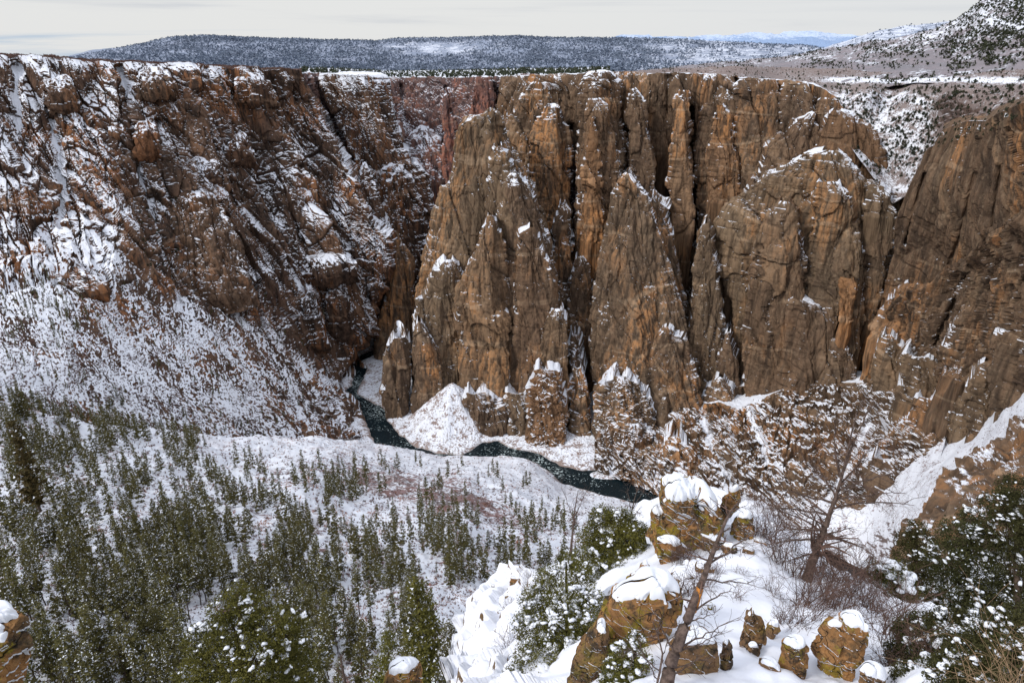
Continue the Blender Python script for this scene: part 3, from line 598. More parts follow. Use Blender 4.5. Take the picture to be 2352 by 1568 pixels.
def plain_sheet(name, top, bot, L, R, tps, mat, step, amp, Ln, snow=0.0, tint=0.0, back=0, backz=0, gullies=(), smooth=True, vpow=1.0, oct=5, hook=None, down=0):
    px_ = np.linspace(L, R, 30); H = max(polyval(bot, px_) - polyval(top, px_))
    nv = max(8, int(H / step)); nu = int((R - L) / step)
    v = np.linspace(0, 1, nv) ** vpow; u = np.linspace(0, 1, nu)
    px = np.repeat((L + (R - L) * u)[None], nv, 0); T = polyval(top, px); py = T + (polyval(bot, px) - T) * v[:, None]
    P = at(px, py, tps(px, py))
    rad = P.copy(); rad[..., 2] = 0; rad /= np.linalg.norm(rad, axis=-1, keepdims=True)
    for poly, w, depth in gullies:
        P = P + rad * (depth * np.exp(-(seg_dist(px, py, poly) / w) ** 2))[..., None]
    n = grid_normals(P)
    d = amp * fbm(P[..., 0] / Ln, P[..., 1] / Ln, P[..., 2] / Ln, oct, 0.55)
    P = P + n * d[..., None]
    if hook: P = hook(px, py, P, n)
    sn = snow(px, py) if callable(snow) else np.full(px.shape, float(snow)); tn = tint(px, py) if callable(tint) else np.full(px.shape, float(tint))
    if back:
        rows_ = []; nb = 10
        for k in range(nb, 0, -1):
            f = (k / nb) ** 1.6; q = P[0] + rad[0] * back * f; q[:, 2] += backz * f; rows_.append(q)
        P = np.concatenate([np.array(rows_), P], 0); sn = np.concatenate([np.repeat(sn[:1], nb, 0), sn]); tn = np.concatenate([np.repeat(tn[:1], nb, 0), tn])
    if down:
        rows_ = [P[-1] - rad[-1] * 0 - np.array([0, 0, 1.0]) * down * f for f in (0.2, 0.5, 1)]
        P = np.concatenate([P, np.array(rows_)], 0); sn = np.concatenate([sn, np.repeat(sn[-1:], 3, 0)]); tn = np.concatenate([tn, np.repeat(tn[-1:], 3, 0)])
    z = np.zeros(P.shape[:2])
    o = mesh_np(name, P.reshape(-1, 3), grid_faces(*P.shape[:2]), mat, smooth, {'snow': sn, 'tint': tn, 'cav': z, 'tone': z - (1.0 if mat is M_ROCKR else 0)})
    tag(o, kind='structure'); return o, P

# ---------------------------------------------------------------- river and canyon floor
RB = [(868,764),(872,790),(866,811),(850,820),(826,831),(844,845),(838,862),(834,871),(818,903),(850,922),(882,936),(890,964),(915,996),(959,1028),(1003,1040),(1060,1046),(1078,1036),(1108,1016),(1144,1012),(1172,1028),(1237,1040),(1289,1069),(1342,1081),(1398,1077),(1442,1089),(1519,1133),(1650,1185),(1800,1232),(1901,1256),(1946,1287),(1990,1306),(2120,1340),(2300,1370)]
LBk = [(860,764),(862,785),(858,802),(835,812),(810,824),(808,838),(812,859),(808,883),(786,903),(805,922),(830,944),(844,980),(862,1020),(905,1048),(960,1066),(1040,1068),(1090,1058),(1152,1044),(1213,1054),(1261,1082),(1293,1110),(1374,1134),(1434,1148),(1540,1190),(1700,1240),(1850,1288),(1941,1322),(2010,1345),(2120,1385),(2300,1420)]
def toxy(poly, z=RIVER_Z):
    p = np.array(poly, float); Y = groundY(p[:, 1], z); return at(p[:, 0], p[:, 1], Y)[:, :2]
river_xy = np.concatenate([toxy(RB), toxy(LBk)[::-1]])
def poly_sd(x, y, poly):
    n = len(poly); d = np.full(x.shape, 1e18); ins = np.zeros(x.shape, bool)
    for i in range(n):
        ax, ay = poly[i]; bx, by = poly[(i + 1) % n]; dx, dy = bx - ax, by - ay
        t = np.clip(((x - ax) * dx + (y - ay) * dy) / (dx * dx + dy * dy + 1e-9), 0, 1)
        d = np.minimum(d, (x - ax - t * dx) ** 2 + (y - ay - t * dy) ** 2)
        c = ((ay > y) != (by > y)) & (x < dx * (y - ay) / (dy + 1e-12 * (dy == 0)) + ax); ins ^= c
    d = np.sqrt(d); return np.where(ins, -d, d)
def cone(px, py, Y, slope):
    p = at(px, py, Y); return (float(p[0]), float(p[1]), float(p[2]), slope)
cones = [cone(1039,878,945,.92), cone(940,925,985,.95), cone(845,765,1330,.62), cone(800,800,1190,.6), cone(1338,958,935,.85), cone(1315,985,925,.75), cone(1175,1000,930,.6), cone(905,870,1090,.55),
         cone(1640,1000,860,.7), cone(775,880,1110,.55), cone(960,600,1500,.5), cone(1500,1085,830,.4)]
gx, gy_ = np.meshgrid(np.arange(640, 2400, 2.0), np.arange(720, 1500, 1.7)); Yf = groundY(gy_)
Pf = at(gx, gy_, Yf)
sd = poly_sd(Pf[..., 0] + 3.0 * pn(Pf[..., 0] / 14, Pf[..., 1] / 14, 1.), Pf[..., 1] + 3.0 * pn(Pf[..., 0] / 14, Pf[..., 1] / 14, 9.), river_xy)
isl = at(1402, 1089, groundY(1089)); sdi = 11 - np.hypot((Pf[..., 0] - isl[0]) * .42 - (Pf[..., 1] - isl[1]) * .1, Pf[..., 1] - isl[1])
h = np.where(sd > 0, np.minimum(sd * 0.35, 1.6) + np.clip(sd - 4, 0, 60) * 0.10, np.maximum(sd * 0.5, -2.5))
h = np.maximum(h, np.minimum(sdi * .3, 1.2))
for (cx_, cy_, cz, sl) in cones:
    r = np.hypot(Pf[..., 0] - cx_, Pf[..., 1] - cy_); ang = np.arctan2(Pf[..., 0] - cx_, Pf[..., 1] - cy_)
    hh = (cz - RIVER_Z) - sl * r * (1 + .05 * np.sin(ang * 9 + 2 * pn(r / 20, ang, 1.)))
    k_ = 4.0; land = sstep(0, 8, sd)
    h = np.where(sd > 0, np.maximum(h, hh * land + h * (1 - land)), h)
rub = np.abs(pn(Pf[..., 0] / 4.5, Pf[..., 1] / 4.5, 3.)) + .6 * np.abs(pn(Pf[..., 0] / 2.1, Pf[..., 1] / 2.1, 5.))
h = h + np.where(sd > 0, sstep(0, 6, sd) * 2.2 * rub + .8 * fbm(Pf[..., 0] / 20, Pf[..., 1] / 20, 1., 3) * sstep(0, 10, sd), 0)
Pf[..., 2] = RIVER_Z + h
tf = np.exp(-(np.clip(sd, 0, 50) / 1.8) ** 2) * (sd > -1)
o = mesh_np('canyon_floor', Pf.reshape(-1, 3), grid_faces(*gx.shape), M_FLOOR, False, {'snow': .8 - .25 * tf, 'tint': tf * .8, 'cav': 0 * sd, 'tone': 0 * sd}); tag(o, kind='structure')
# water
m, nt = newmat('river_water'); N = NT(nt); geo = N.n('ShaderNodeNewGeometry'); pos = geo.outputs['Position']
n1 = N.noise(N.scale(pos, (1, 1, 1)), .35, 4, .6, .6); n2 = N.noise(pos, .035, 2, .5)
foam = N.math('MULTIPLY', N.mapr(n1, .58, .68), N.mapr(n2, .50, .62))
fo2 = N.attr('rapid'); foam = N.math('ADD', foam, N.math('MULTIPLY', N.mapr(n1, .50, .62), fo2), clamp=True)
c = N.mix(N.noise(pos, .05, 3), (.003, .007, .010), (.006, .015, .019)); c = N.mix(N.math('MULTIPLY', foam, .75), c, (.62, .72, .72))
bump = N.n('ShaderNodeBump', inp={'Height': n1, 'Strength': .5, 'Distance': .8})
bs = N.n('ShaderNodeBsdfPrincipled', inp={'Base Color': c, 'Roughness': N.mapr(foam, 0, 1, .22, .8), 'Normal': bump.outputs[0], 'IOR': 1.33}); N.n('ShaderNodeOutputMaterial', inp={0: bs.outputs[0]}); M_WATER = m
wx_, wy_ = np.meshgrid(np.linspace(-330, 420, 180), np.linspace(500, 1420, 260))
Pw = np.stack([wx_, wy_, np.full(wx_.shape, RIVER_Z - .25)], -1); Pw[..., 2] += .18 * pn(wx_ / 5, wy_ / 5, 1.)
ppx, ppy = pix(Pw)
rap = np.zeros(wx_.shape)
for (a, b, r) in ((818,880,22),(826,903,14),(870,945,25),(1175,1034,20),(1240,1058,22),(1275,1085,20),(1010,1050,14)): rap = np.maximum(rap, np.exp(-(((ppx - a) / r) ** 2 + ((ppy - b) / (r * .6)) ** 2)))
o = mesh_np('river_water', Pw.reshape(-1, 3), grid_faces(*wx_.shape)[:, ::-1], M_WATER, True, {'rapid': rap}); tag(o, kind='structure')

# ---------------------------------------------------------------- near slope below the overlook (forest)
tS = TPS([(-250,915,370),(0,925,400),(150,960,440),(300,985,490),(480,1000,570),(600,1000,640),(860,1015,760),(950,1033,790),(1010,1045,800),(1150,1050,800),(1215,1058,790),(1290,1112,745),(1440,1150,700),(1560,1185,660),(1700,1300,560),
 (0,1200,200),(-250,1200,190),(0,1400,120),(0,1568,84),(-250,1568,80),(500,1200,230),(500,1350,150),(500,1568,88),(700,1130,330),(700,1250,220),(800,1120,420),(900,1100,520),(980,1200,300),(1080,1180,420),(1180,1240,330),(1100,1320,210),(1200,1160,520),(1250,1120,640),(1130,1100,620),
 (850,1450,125),(1200,1568,90),(1300,1400,170),(300,1050,340),(500,1060,420),(650,1050,500),(300,1120,270),(1500,1400,160),(1800,1568,100),(500,1800,60),(1800,1800,70),(-250,1800,60),(1400,1250,330)])
def hookS(px, py, P, n):
    x, y = P[..., 0], P[..., 1]
    r = sstep(.1, .5, fbm(x / 55, y / 55, 4., 3)) * np.abs(pn(x / 9, y / 9, P[..., 2] / 9)) * 2.4
    return P + n * r[..., None]
near_o, PS = plain_sheet('forest_slope', [(-250,915),(0,925),(150,960),(300,985),(480,1000),(600,1000),(750,1004),(860,1015),(950,1033),(1010,1045),(1075,1050),(1150,1050),(1215,1058),(1255,1085),(1290,1112),(1370,1138),(1440,1150),(1560,1185),(1700,1280),(1850,1380)], [(-250,1800),(1850,1800)], -250, 1850, tS, M_SLOPE, 2.6, 4.2, 38.0,
 snow=lambda px,py: .42 - .6*sstep(60,0,np.abs(py-(1085+.28*(px-800))))*sstep(700,850,px)*sstep(1300,1100,px) + .25*fbm(px/90,py/50,1.,3), back=60, backz=-70, gullies=[([(1062,1100),(1075,1180),(1050,1290)],38,14)], hook=hookS)
# ---------------------------------------------------------------- right: talus valley and the dark near slope
tP = TPS([(1850,1240,640),(1900,1195,655),(2050,1140,620),(2160,1062,600),(2250,1010,580),(2352,940,520),(2600,800,400),(1930,1290,616),(2000,1310,590),(2100,1250,500),(2200,1100,510),(2352,1000,450),(2400,1400,300),(2100,1400,400),(1880,1400,560)])
talus_o, PT = plain_sheet('talus_valley', [(1840,1215),(1900,1185),(2050,1125),(2160,1052),(2185,990),(2200,1005),(2260,1000),(2352,932),(2620,780)], [(1840,1270),(1900,1262),(1950,1292),(2000,1315),(2300,1480),(2620,1480)], 1840, 2620, tP, M_TALUS, 2.4, 2.0, 30.0, snow=lambda px,py:.45+.2*fbm(px/70,py/70,2.,2), back=80, backz=10)
tQ = TPS([(2352,985,330),(2620,880,300),(2300,1030,310),(2240,1075,285),(2190,1130,260),(2140,1180,235),(2090,1230,210),(2040,1290,180),(2000,1320,160),(1950,1400,110),(2352,1150,215),(2352,1300,120),(2200,1300,130),(2352,1500,48),(2000,1568,40),(2100,1450,70),(2620,1300,110),(2620,1700,25),(2352,1700,28),(1900,1700,28),(1880,1500,60)])
def snowQ(px, py): return -0.24 + .25 * fbm(px/50, py/50, 7., 3) + .45*sstep(1250,1350,py)
def hookQ(px, py, P, n):
    x, y, z = P[..., 0], P[..., 1], P[..., 2]; w_ = sstep(1290, 1180, py) * np.clip(np.linalg.norm(P, axis=-1) / 300, .15, 1)
    q = x * .7 + z * .7
    return P + n * ((np.abs(pn(x / 22, y / 22, z / 22)) * 14 + np.abs(pn(q / 6, y / 9, z / 14)) * 5 + 1.6 * pn(x / 3.5, y / 3.5, z / 3.5)) * w_)[..., None]
near_r, PQ = plain_sheet('dark_near_slope', [(1850,1480),(1900,1460),(1950,1400),(2000,1325),(2040,1290),(2090,1230),(2140,1180),(2190,1130),(2240,1075),(2300,1030),(2352,985),(2620,870)], [(1850,1800),(2620,1800)], 1850, 2620, tQ, M_ROCKR, 2.4, 1.5, 14.0, snow=snowQ, back=25, backz=-14, hook=hookQ, smooth=False)

# ---------------------------------------------------------------- plateau, hills, mesa, mountains
tPl = TPS([(1400,170,1400),(1450,165,1450),(1600,160,1700),(1800,160,1900),(1900,165,1500),(2000,185,1200),(2352,180,900),(1700,178,1260),(1870,200,1170),(1900,230,1140),(1960,270,1090),(2033,270,1075),(2033,225,1125),(2060,330,1010),(2060,440,968),(2160,250,1000),(2200,330,900),(2352,240,760),(2352,168,1080),(2100,160,1450),(2620,180,750),(2620,260,560),(2110,400,950),(2100,185,1180),(2200,182,1080),(2000,172,1420),(2200,168,1300)])
def hookPl(px, py, P, n):
    x, y, z = P[..., 0], P[..., 1], P[..., 2]
    w = sstep(2090, 2200, px) * sstep(195, 240, py + (2352 - px) * .12)
    r = (np.abs(pn(x / 24, y / 24, z / 24)) * 7 + 3 * (lambda t: t - np.floor(t))(z / 9 + pn(x / 30, y / 30, 0.) * 1.5)) * w
    return P + n * r[..., None]
plat_o, PP = plain_sheet('plateau', [(1380,168),(1450,163),(1600,155),(1700,152),(1900,158),(2620,150)], [(1380,176),(1700,184),(1880,215),(1920,290),(2050,470),(2110,430),(2200,350),(2352,300),(2620,270)], 1380, 2620, tPl, M_PLATEAU, 2.2, 1.6, 40.0,
 snow=lambda px,py: .0 + 1.1*np.exp(-((py-(184+.0*px))/7)**2)*sstep(1830,1950,px) + 0.45*sstep(195,225,py)*sstep(480,420,py)*sstep(2220,2080,px) + .3*fbm(px/50,py/18,3.,3), tint=lambda px,py: .45*sstep(2120,2230,px)*sstep(205,250,py+(2352-px)*.12)+ .35*sstep(178,165,py), hook=hookPl)
tH = TPS([(1450,166,3000),(1700,141,2900),(1840,125,2600),(1960,104,2400),(2130,70,2100),(2250,10,1900),(2400,-40,1800),(2620,-90,1700),(2352,165,1130),(2620,165,900),(1900,162,1700),(1450,172,2400),(2200,100,1700),(2352,80,1400)])
hill_o, PH = plain_sheet('tree_dotted_hill', [(1400,170),(1450,166),(1560,155),(1700,141),(1840,125),(1880,113),(1960,104),(2060,86),(2130,68),(2200,36),(2250,8),(2290,-8),(2400,-45),(2620,-90)], [(1400,196),(2620,196)], 1400, 2620, tH, M_HILL, 2.4, 9, 160.0, snow=lambda px,py:.05+.3*sstep(120,60,py)-.35*sstep(20,0,np.abs(py-(158-.02*(px-1900))))+.35*fbm(px/70,py/20,3.,3), back=400, backz=-60)
t2 = TPS([(1850,125,4800),(2000,75,4600),(2300,40,4400),(1850,140,4000),(2300,140,3800)])
ridge_o, PR2 = plain_sheet('far_snowy_ridge', [(1800,135),(1880,113),(1960,90),(2000,76),(2060,64),(2140,54),(2250,42),(2400,38)], [(1800,150),(2400,150)], 1800, 2400, t2, M_MESA, 3, 10, 300, snow=.75, back=500, backz=-40)
t3 = TPS([(100,140,7600),(400,84,7400),(870,93,7200),(1200,81,7000),(1850,104,6600),(2100,140,6200),(100,185,4600),(1200,185,4000),(2100,185,3600),(1000,140,5600)])
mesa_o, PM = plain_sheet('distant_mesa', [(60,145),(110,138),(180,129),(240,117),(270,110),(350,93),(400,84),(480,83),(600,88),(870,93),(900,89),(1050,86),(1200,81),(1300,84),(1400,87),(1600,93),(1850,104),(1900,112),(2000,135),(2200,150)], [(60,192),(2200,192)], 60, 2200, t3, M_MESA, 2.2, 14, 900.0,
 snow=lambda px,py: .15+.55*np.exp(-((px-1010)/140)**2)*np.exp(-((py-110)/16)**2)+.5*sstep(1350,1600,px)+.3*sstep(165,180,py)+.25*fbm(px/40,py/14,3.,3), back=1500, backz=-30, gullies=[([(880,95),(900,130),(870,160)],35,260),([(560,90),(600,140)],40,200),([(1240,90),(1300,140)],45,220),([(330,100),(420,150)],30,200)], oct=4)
t4 = TPS([(150,132,9500),(300,118,9500),(150,150,9000),(300,150,9000),(220,118,9500)])
plain_sheet('far_low_hill', [(130,137),(165,129),(215,114),(262,111),(320,120)], [(130,155),(320,155)], 130, 320, t4, M_MESA, 2.5, 20, 500, snow=.3, back=800, backz=-40)
M_MTN = snowground_material('blue_mountains', rockc=(0.10, 0.16, 0.30), brush=(0.12, 0.18, 0.32), unit=90, cover=.2, speck=1.4, patch=.5, soil=(0.12, 0.18, 0.33), haze=.60, hazec=(0.30, 0.42, 0.62))  # blue of rock and soil is air haze painted into the colour
t5 = TPS([(1400,90,30000),(1700,76,30000),(2000,90,30000),(1400,112,26000),(2000,112,26000)])
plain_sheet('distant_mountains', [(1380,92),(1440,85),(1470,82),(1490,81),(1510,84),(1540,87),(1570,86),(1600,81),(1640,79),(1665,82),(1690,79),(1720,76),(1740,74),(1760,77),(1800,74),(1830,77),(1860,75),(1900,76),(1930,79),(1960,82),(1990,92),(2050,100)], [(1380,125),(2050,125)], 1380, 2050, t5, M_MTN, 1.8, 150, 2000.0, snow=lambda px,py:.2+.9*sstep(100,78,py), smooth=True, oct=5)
# the plain that carries everything to the horizon
gnd = mesh_np('ground', [(-60000,1500,-260),(60000,1500,-260),(60000,70000,-60),(-60000,70000,-60)], np.array([[0,1,2,3]]), M_MESA, False, {'snow': np.full(4,.2),'tint': np.zeros(4)}); tag(gnd, kind='structure')
# ================================================================ VEGETATION
def foliage_material(name, a, b, rnd=0.35):
    m, nt = newmat(name); N = NT(nt)
    geo = N.n('ShaderNodeNewGeometry'); oi = N.n('ShaderNodeObjectInfo')
    f = N.noise(geo.outputs['Position'], 0.9, 3, .6); f2 = geo.outputs['Random Per Island']
    c = N.mix(N.math('ADD', N.math('MULTIPLY', f2, .6), N.math('MULTIPLY', N.mapr(f, .3, .7), .4)), a, b)
    c = N.mix(N.math('MULTIPLY', oi.outputs['Random'], rnd), c, tuple(x * .5 + y * .5 for x, y in zip(a, (.07, .045, .015))))
    bs = N.n('ShaderNodeBsdfPrincipled', inp={'Base Color': c, 'Roughness': .8}); bs.inputs['Specular IOR Level'].default_value = .1
    N.n('ShaderNodeOutputMaterial', inp={0: bs.outputs[0]}); return m
M_FIR = foliage_material('conifer_needles', (.038, .042, .016), (.180, .158, .058), .55)
M_FIRD = foliage_material('far_conifer_needles', (.022, .030, .020), (.055, .065, .036))
M_MESAT = foliage_material('mesa_woodland', (.115, .145, .195), (.16, .19, .245))  # pale blue distance haze mixed into the foliage colours
M_JUN = foliage_material('juniper_foliage', (.038, .044, .010), (.170, .155, .036))
M_SNOWP = flat_material('lying_snow', (.74, .76, .81), .8, .03, 3.0)
M_BARK = flat_material('bark', (.070, .050, .038), .95, .45, 6.0)
M_DEAD = flat_material('weathered_dead_wood', (.105, .075, .062), .9, .5, 9.0)
M_TWIG = flat_material('bare_twigs', (.120, .075, .060), .9, .4, 2.0)
M_TWIGT = flat_material('tan_twigs', (.30, .20, .12), .9, .4, 8.0)
M_BRUSHR = flat_material('rusty_brush', (.26, .10, .05), .9, .5, .25, var2=(.30, .13, .07))
M_BRUSH = flat_material('grey_brown_brush', (.135, .080, .066), .9, .4, .2)

def rand_tris(c, size, r, flat=.45):
    """n small triangles round centres c (n,3)"""
    n = len(c); a = r.normal(size=(n, 3)); b = r.normal(size=(n, 3)); a[:, 2] *= flat; b[:, 2] *= flat
    a /= np.linalg.norm(a, axis=1)[:, None]; b -= (a * b).sum(1)[:, None] * a; b /= np.linalg.norm(b, axis=1)[:, None]
    s = np.asarray(size).reshape(-1, 1) * np.ones((n, 1))
    V = np.stack([c - a * s * .55 - b * s * .3, c + a * s * .6 - b * s * .15, c + b * s * .55 + a * s * .1 * r.normal(size=(n, 1))], 1)
    return V.reshape(-1, 3), np.arange(3 * n).reshape(-1, 3)
def tube(pts, rad, sides=5):
    pts = np.array(pts, float); n = len(pts); rad = np.asarray(rad, float) * np.ones(n)
    d = np.gradient(pts, axis=0); d /= np.linalg.norm(d, axis=1)[:, None] + 1e-9
    up = np.where(np.abs(d[:, 2:3]) > .9, np.array([[1., 0, 0]]), np.array([[0, 0, 1.]]))
    x = np.cross(d, up); x /= np.linalg.norm(x, axis=1)[:, None] + 1e-9; y = np.cross(d, x)
    th = np.arange(sides) * 2 * math.pi / sides
    V = pts[:, None] + rad[:, None, None] * (np.cos(th)[None, :, None] * x[:, None] + np.sin(th)[None, :, None] * y[:, None])
    i = np.arange(n - 1)[:, None] * sides + np.arange(sides)[None]; j = np.arange(n - 1)[:, None] * sides + (np.arange(sides)[None] + 1) % sides
    F = np.stack([i, j, j + sides, i + sides], -1).reshape(-1, 4)
    return V.reshape(-1, 3), F
def merge(parts):
    Vs, Fs, o = [], [], 0
    for V, F in parts: Vs.append(V); Fs.append(F + o); o += len(V)
    return np.concatenate(Vs), np.concatenate(Fs)

def conifer_data(seed, R=.12, bare=.22, n=900, size=.034, snow=.2, ragged=.5):
    r = np.random.default_rng(seed)
    nb = 46; hb = bare + (1 - bare) * (np.arange(nb) + r.random(nb)) / nb; az = r.random(nb) * 6.283
    tt = (hb - bare) / (1 - bare)
    prof = np.minimum(1, tt * 5 + .35) * (1 - tt) ** .62 + .03
    Lb = R * prof * (1 - ragged * r.random(nb))
    k = r.integers(0, nb, n); f = r.random(n) ** .6
    c = np.stack([np.cos(az[k] + .5 * r.normal(size=n) * (1 - f)) * Lb[k] * f, np.sin(az[k] + .5 * r.normal(size=n) * (1 - f)) * Lb[k] * f, hb[k] - f * Lb[k] * .25 + r.normal(size=n) * .006], 1)
    c[:, :2] += r.normal(size=(n, 2)) * R * .10
    V, F = rand_tris(c, size * (.6 + .8 * r.random(n)) * (1.1 - .5 * ((c[:, 2] - bare) / (1 - bare)).clip(0, 1)), r, .6)
    mi = (r.random(n) < snow * .6 * (.35 + f)).astype(int)
    bend = r.normal(size=2) * .02
    for ax in (0, 1): V[:, ax] += bend[ax] * np.sin(V[:, 2] * 3)
    return V, F, mi
def conifer_mesh(name, seed, **k):
    V, F, mi = conifer_data(seed, **k)
    o = mesh_np(name, V, F, [M_FIR, M_SNOWP], False, mi=mi); me = o.data; bpy.data.objects.remove(o); return me
def trunk_mesh(name, seed, bare=.22, r0=.011):
    r = np.random.default_rng(seed); zz = np.linspace(-.04, .93, 7)
    parts = [tube(np.stack([.006 * r.normal(size=7), .006 * r.normal(size=7), zz], 1), np.linspace(r0, .002, 7), 5)]
    for k in range(9):
        h = .1 + .5 * r.random(); a = r.random() * 6.28; L = .04 + .04 * r.random()
        parts.append(tube([(0, 0, h), (math.cos(a) * L, math.sin(a) * L, h - .01)], [.0025, .001], 3))
    V, F = merge(parts); o = mesh_np(name, V, F, M_BARK); me = o.data; bpy.data.objects.remove(o); return me
fir_kinds = []
for i, (R, bare, n, sz, sn, rg) in enumerate([(.155,.20,1200,.026,.12,.5),(.135,.30,1000,.026,.2,.6),(.18,.12,1500,.026,.08,.4),(.12,.42,800,.028,.25,.7),(.15,.22,1100,.026,.15,.6),(.20,.08,1700,.026,.08,.4),(.13,.5,650,.030,.28,.75),(.16,.34,900,.028,.2,.65)]):
    fir_kinds.append((conifer_mesh('conifer_crown', 100 + i, R=R, bare=bare, n=n, size=sz, snow=sn, ragged=rg), trunk_mesh('conifer_trunk', 200 + i, bare)))

def inside(px, py, poly):
    p = np.array(poly, float); c = np.zeros(np.shape(px), bool); n = len(p)
    for i in range(n):
        (x0, y0), (x1, y1) = p[i], p[(i + 1) % n]
        with np.errstate(divide='ignore', invalid='ignore'): c ^= ((y0 > py) != (y1 > py)) & (px < (x1 - x0) * (py - y0) / (y1 - y0 + 1e-12) + x0)
    return c
def dens_forest(px, py):
    d = np.zeros(np.shape(px))
    n = fbm(px / 85, py / 60, 3.3, 3)
    d = np.maximum(d, .55 * inside(px, py, [(-250,940),(0,945),(150,975),(300,1000),(420,1010),(430,1180),(440,1330),(420,1700),(-250,1700)]))
    d = np.maximum(d, .75 * inside(px, py, [(-250,920),(0,925),(150,960),(300,985),(480,1003),(470,1035),(300,1040),(0,1010),(-250,1000)]))
    d = np.maximum(d, .75 * inside(px, py, [(430,1120),(620,1090),(690,1130),(720,1200),(700,1330),(640,1400),(420,1400)]))
    d = np.maximum(d, .70 * inside(px, py, [(300,1040),(500,1060),(640,1090),(800,1110),(880,1130),(800,1170),(560,1130),(420,1110)]))
    d = np.maximum(d, .50 * inside(px, py, [(700,1180),(900,1200),(1180,1200),(1330,1190),(1320,1290),(1180,1330),(1000,1350),(700,1330)]))
    d = np.maximum(d, .40 * inside(px, py, [(700,1330),(900,1330),(1000,1400),(960,1700),(640,1700),(640,1400)]) * (1 - .7 * inside(px, py, [(760,1400),(900,1380),(900,1700),(780,1700)])))
    d = np.maximum(d, .5 * inside(px, py, [(960,1150),(1010,1140),(1040,1200),(980,1230)]))
    d = np.maximum(d, .20 * inside(px, py, [(860,1050),(1100,1060),(1260,1110),(1300,1190),(700,1180),(640,1080)]))
    d = d * (.18 + 1.4 * sstep(-.25, .25, n))
    # open snow glades
    for (x, y, rx, ry) in ((250,1170,26,60),(395,1130,40,30),(480,1180,45,40),(560,1130,40,22),(180,1480,60,60),(470,1400,30,40),(620,1230,24,40),(740,1240,36,36),(0,1130,30,60),(320,1290,22,40),(100,1230,30,30)):
        d = d * (1 - .9 * np.exp(-(((px - x) / rx) ** 2 + ((py - y) / ry) ** 2)))
    return d
def grid_sampler(P):
    px, py = pix(P); 
    return P, px, py
fr = np.random.default_rng(11)
def pick(P, dens, n, minsep=None, r=fr):
    """random surface points, weighted per unit of picture area by dens(px, py)"""
    px, py = pix(P[:-1, :-1]); ok = (P[:-1, :-1, 1] > 3)
    ax, ay = pix(P[1:, :-1]); bx, by = pix(P[:-1, 1:])
    area = np.abs((ax - px) * (by - py) - (ay - py) * (bx - px))
    vis = np.ones(px.shape)
    w_ = dens(px, py) * area * vis * ok; w_ = np.nan_to_num(w_).ravel(); w_ /= w_.sum()
    idx = r.choice(len(w_), size=n, p=w_); i, j = np.unravel_index(idx, px.shape)
    u, v = r.random((2, n))[:, :, None]
    A, B_, C_ = P[i, j], P[i + 1, j], P[i, j + 1]
    return A + (B_ - A) * u + (C_ - A) * v
def thin(Q, sep):
    px, py = pix(Q); order = np.argsort(-py); keep = []; 
    for k in order:
        s = sep * 110.0 / max(20.0, np.linalg.norm(Q[k])) ; ok = True
        for q in keep[-400:]:
            if abs(px[q] - px[k]) < s and abs(py[q] - py[k]) < s * .8: ok = False; break
        if ok: keep.append(k)
    return Q[keep]
Q_ = thin(pick(PS, dens_forest, 2600), 15)
hts = 9.5 + 7.5 * fr.random(len(Q_)) ** .8 ; hts *= np.clip(.95 + (np.linalg.norm(Q_, axis=1) - 250) / 800, .95, 1.35)
hts *= np.where(fr.random(len(Q_)) < .3, fr.uniform(.4, .8, len(Q_)), 1.0)
size = hts / np.linalg.norm(Q_, axis=1); px_, py_ = pix(Q_)
size = np.where((px_ < -20) | (py_ > 1640), 0, size)
order = np.argsort(-size)
NFIR = 296
first = {}
def place_conifer(p, h, k, label, group, rot=None):
    cr, tr = fir_kinds[k]
    e = bpy.data.objects.new('conifer_tree', None); C.objects.link(e); e.location = [float(v) for v in p]; e.location.z -= .2
    e.scale = (h * fr.uniform(.85, 1.2),) * 2 + (h,); e.rotation_euler = (fr.normal() * .045, fr.normal() * .045, fr.random() * 6.28)
    e['label'] = label; e['category'] = 'conifer'
    if group: e['group'] = group
    c_ = bpy.data.objects.new('crown', cr); C.objects.link(c_); c_.parent = e
    t_ = bpy.data.objects.new('trunk', tr); C.objects.link(t_); t_.parent = e
    return e
for q in order[:NFIR]:
    place_conifer(Q_[q], hts[q], int(fr.integers(0, 8)), 'olive green conifer with a bare lower trunk standing in the snowy forest slope', 'conifers of the snowy forest slope')
def forest_stuff(name, Q, H, mat2, n=260, size=.06, seed=5, R=.17, snow=.12, variants=5, bare=.12):
    r = np.random.default_rng(seed); Vs, Fs, Ms = [], [], []; o = 0
    base = [conifer_data(seed * 31 + v, R=R, bare=bare, n=n, size=size, snow=snow, ragged=.5) for v in range(variants)]
    tv, tf_ = tube([(0,0,-.05),(0,0,.5),(0,0,.9)], [.012,.008,.003], 4)
    for p, h in zip(Q, H):
        V, F, mi = base[r.integers(variants)]; a = r.random() * 6.28; ca, sa = math.cos(a), math.sin(a); w_ = r.uniform(.85, 1.2)
        W = np.stack([(V[:, 0] * ca - V[:, 1] * sa) * w_, (V[:, 0] * sa + V[:, 1] * ca) * w_, V[:, 2]], 1) * h + p
        Vs.append(W); Fs.append(F + o); Ms.append(mi); o += len(W)
    ob = mesh_np(name, np.concatenate(Vs), np.concatenate(Fs), [mat2, M_SNOWP], False, mi=np.concatenate(Ms)); tag(ob, kind='stuff'); return ob
rest = [q for q in order[NFIR:] if size[q] > 0]
forest_stuff('distant_forest', Q_[rest], hts[rest], M_FIR, n=420, size=.045)

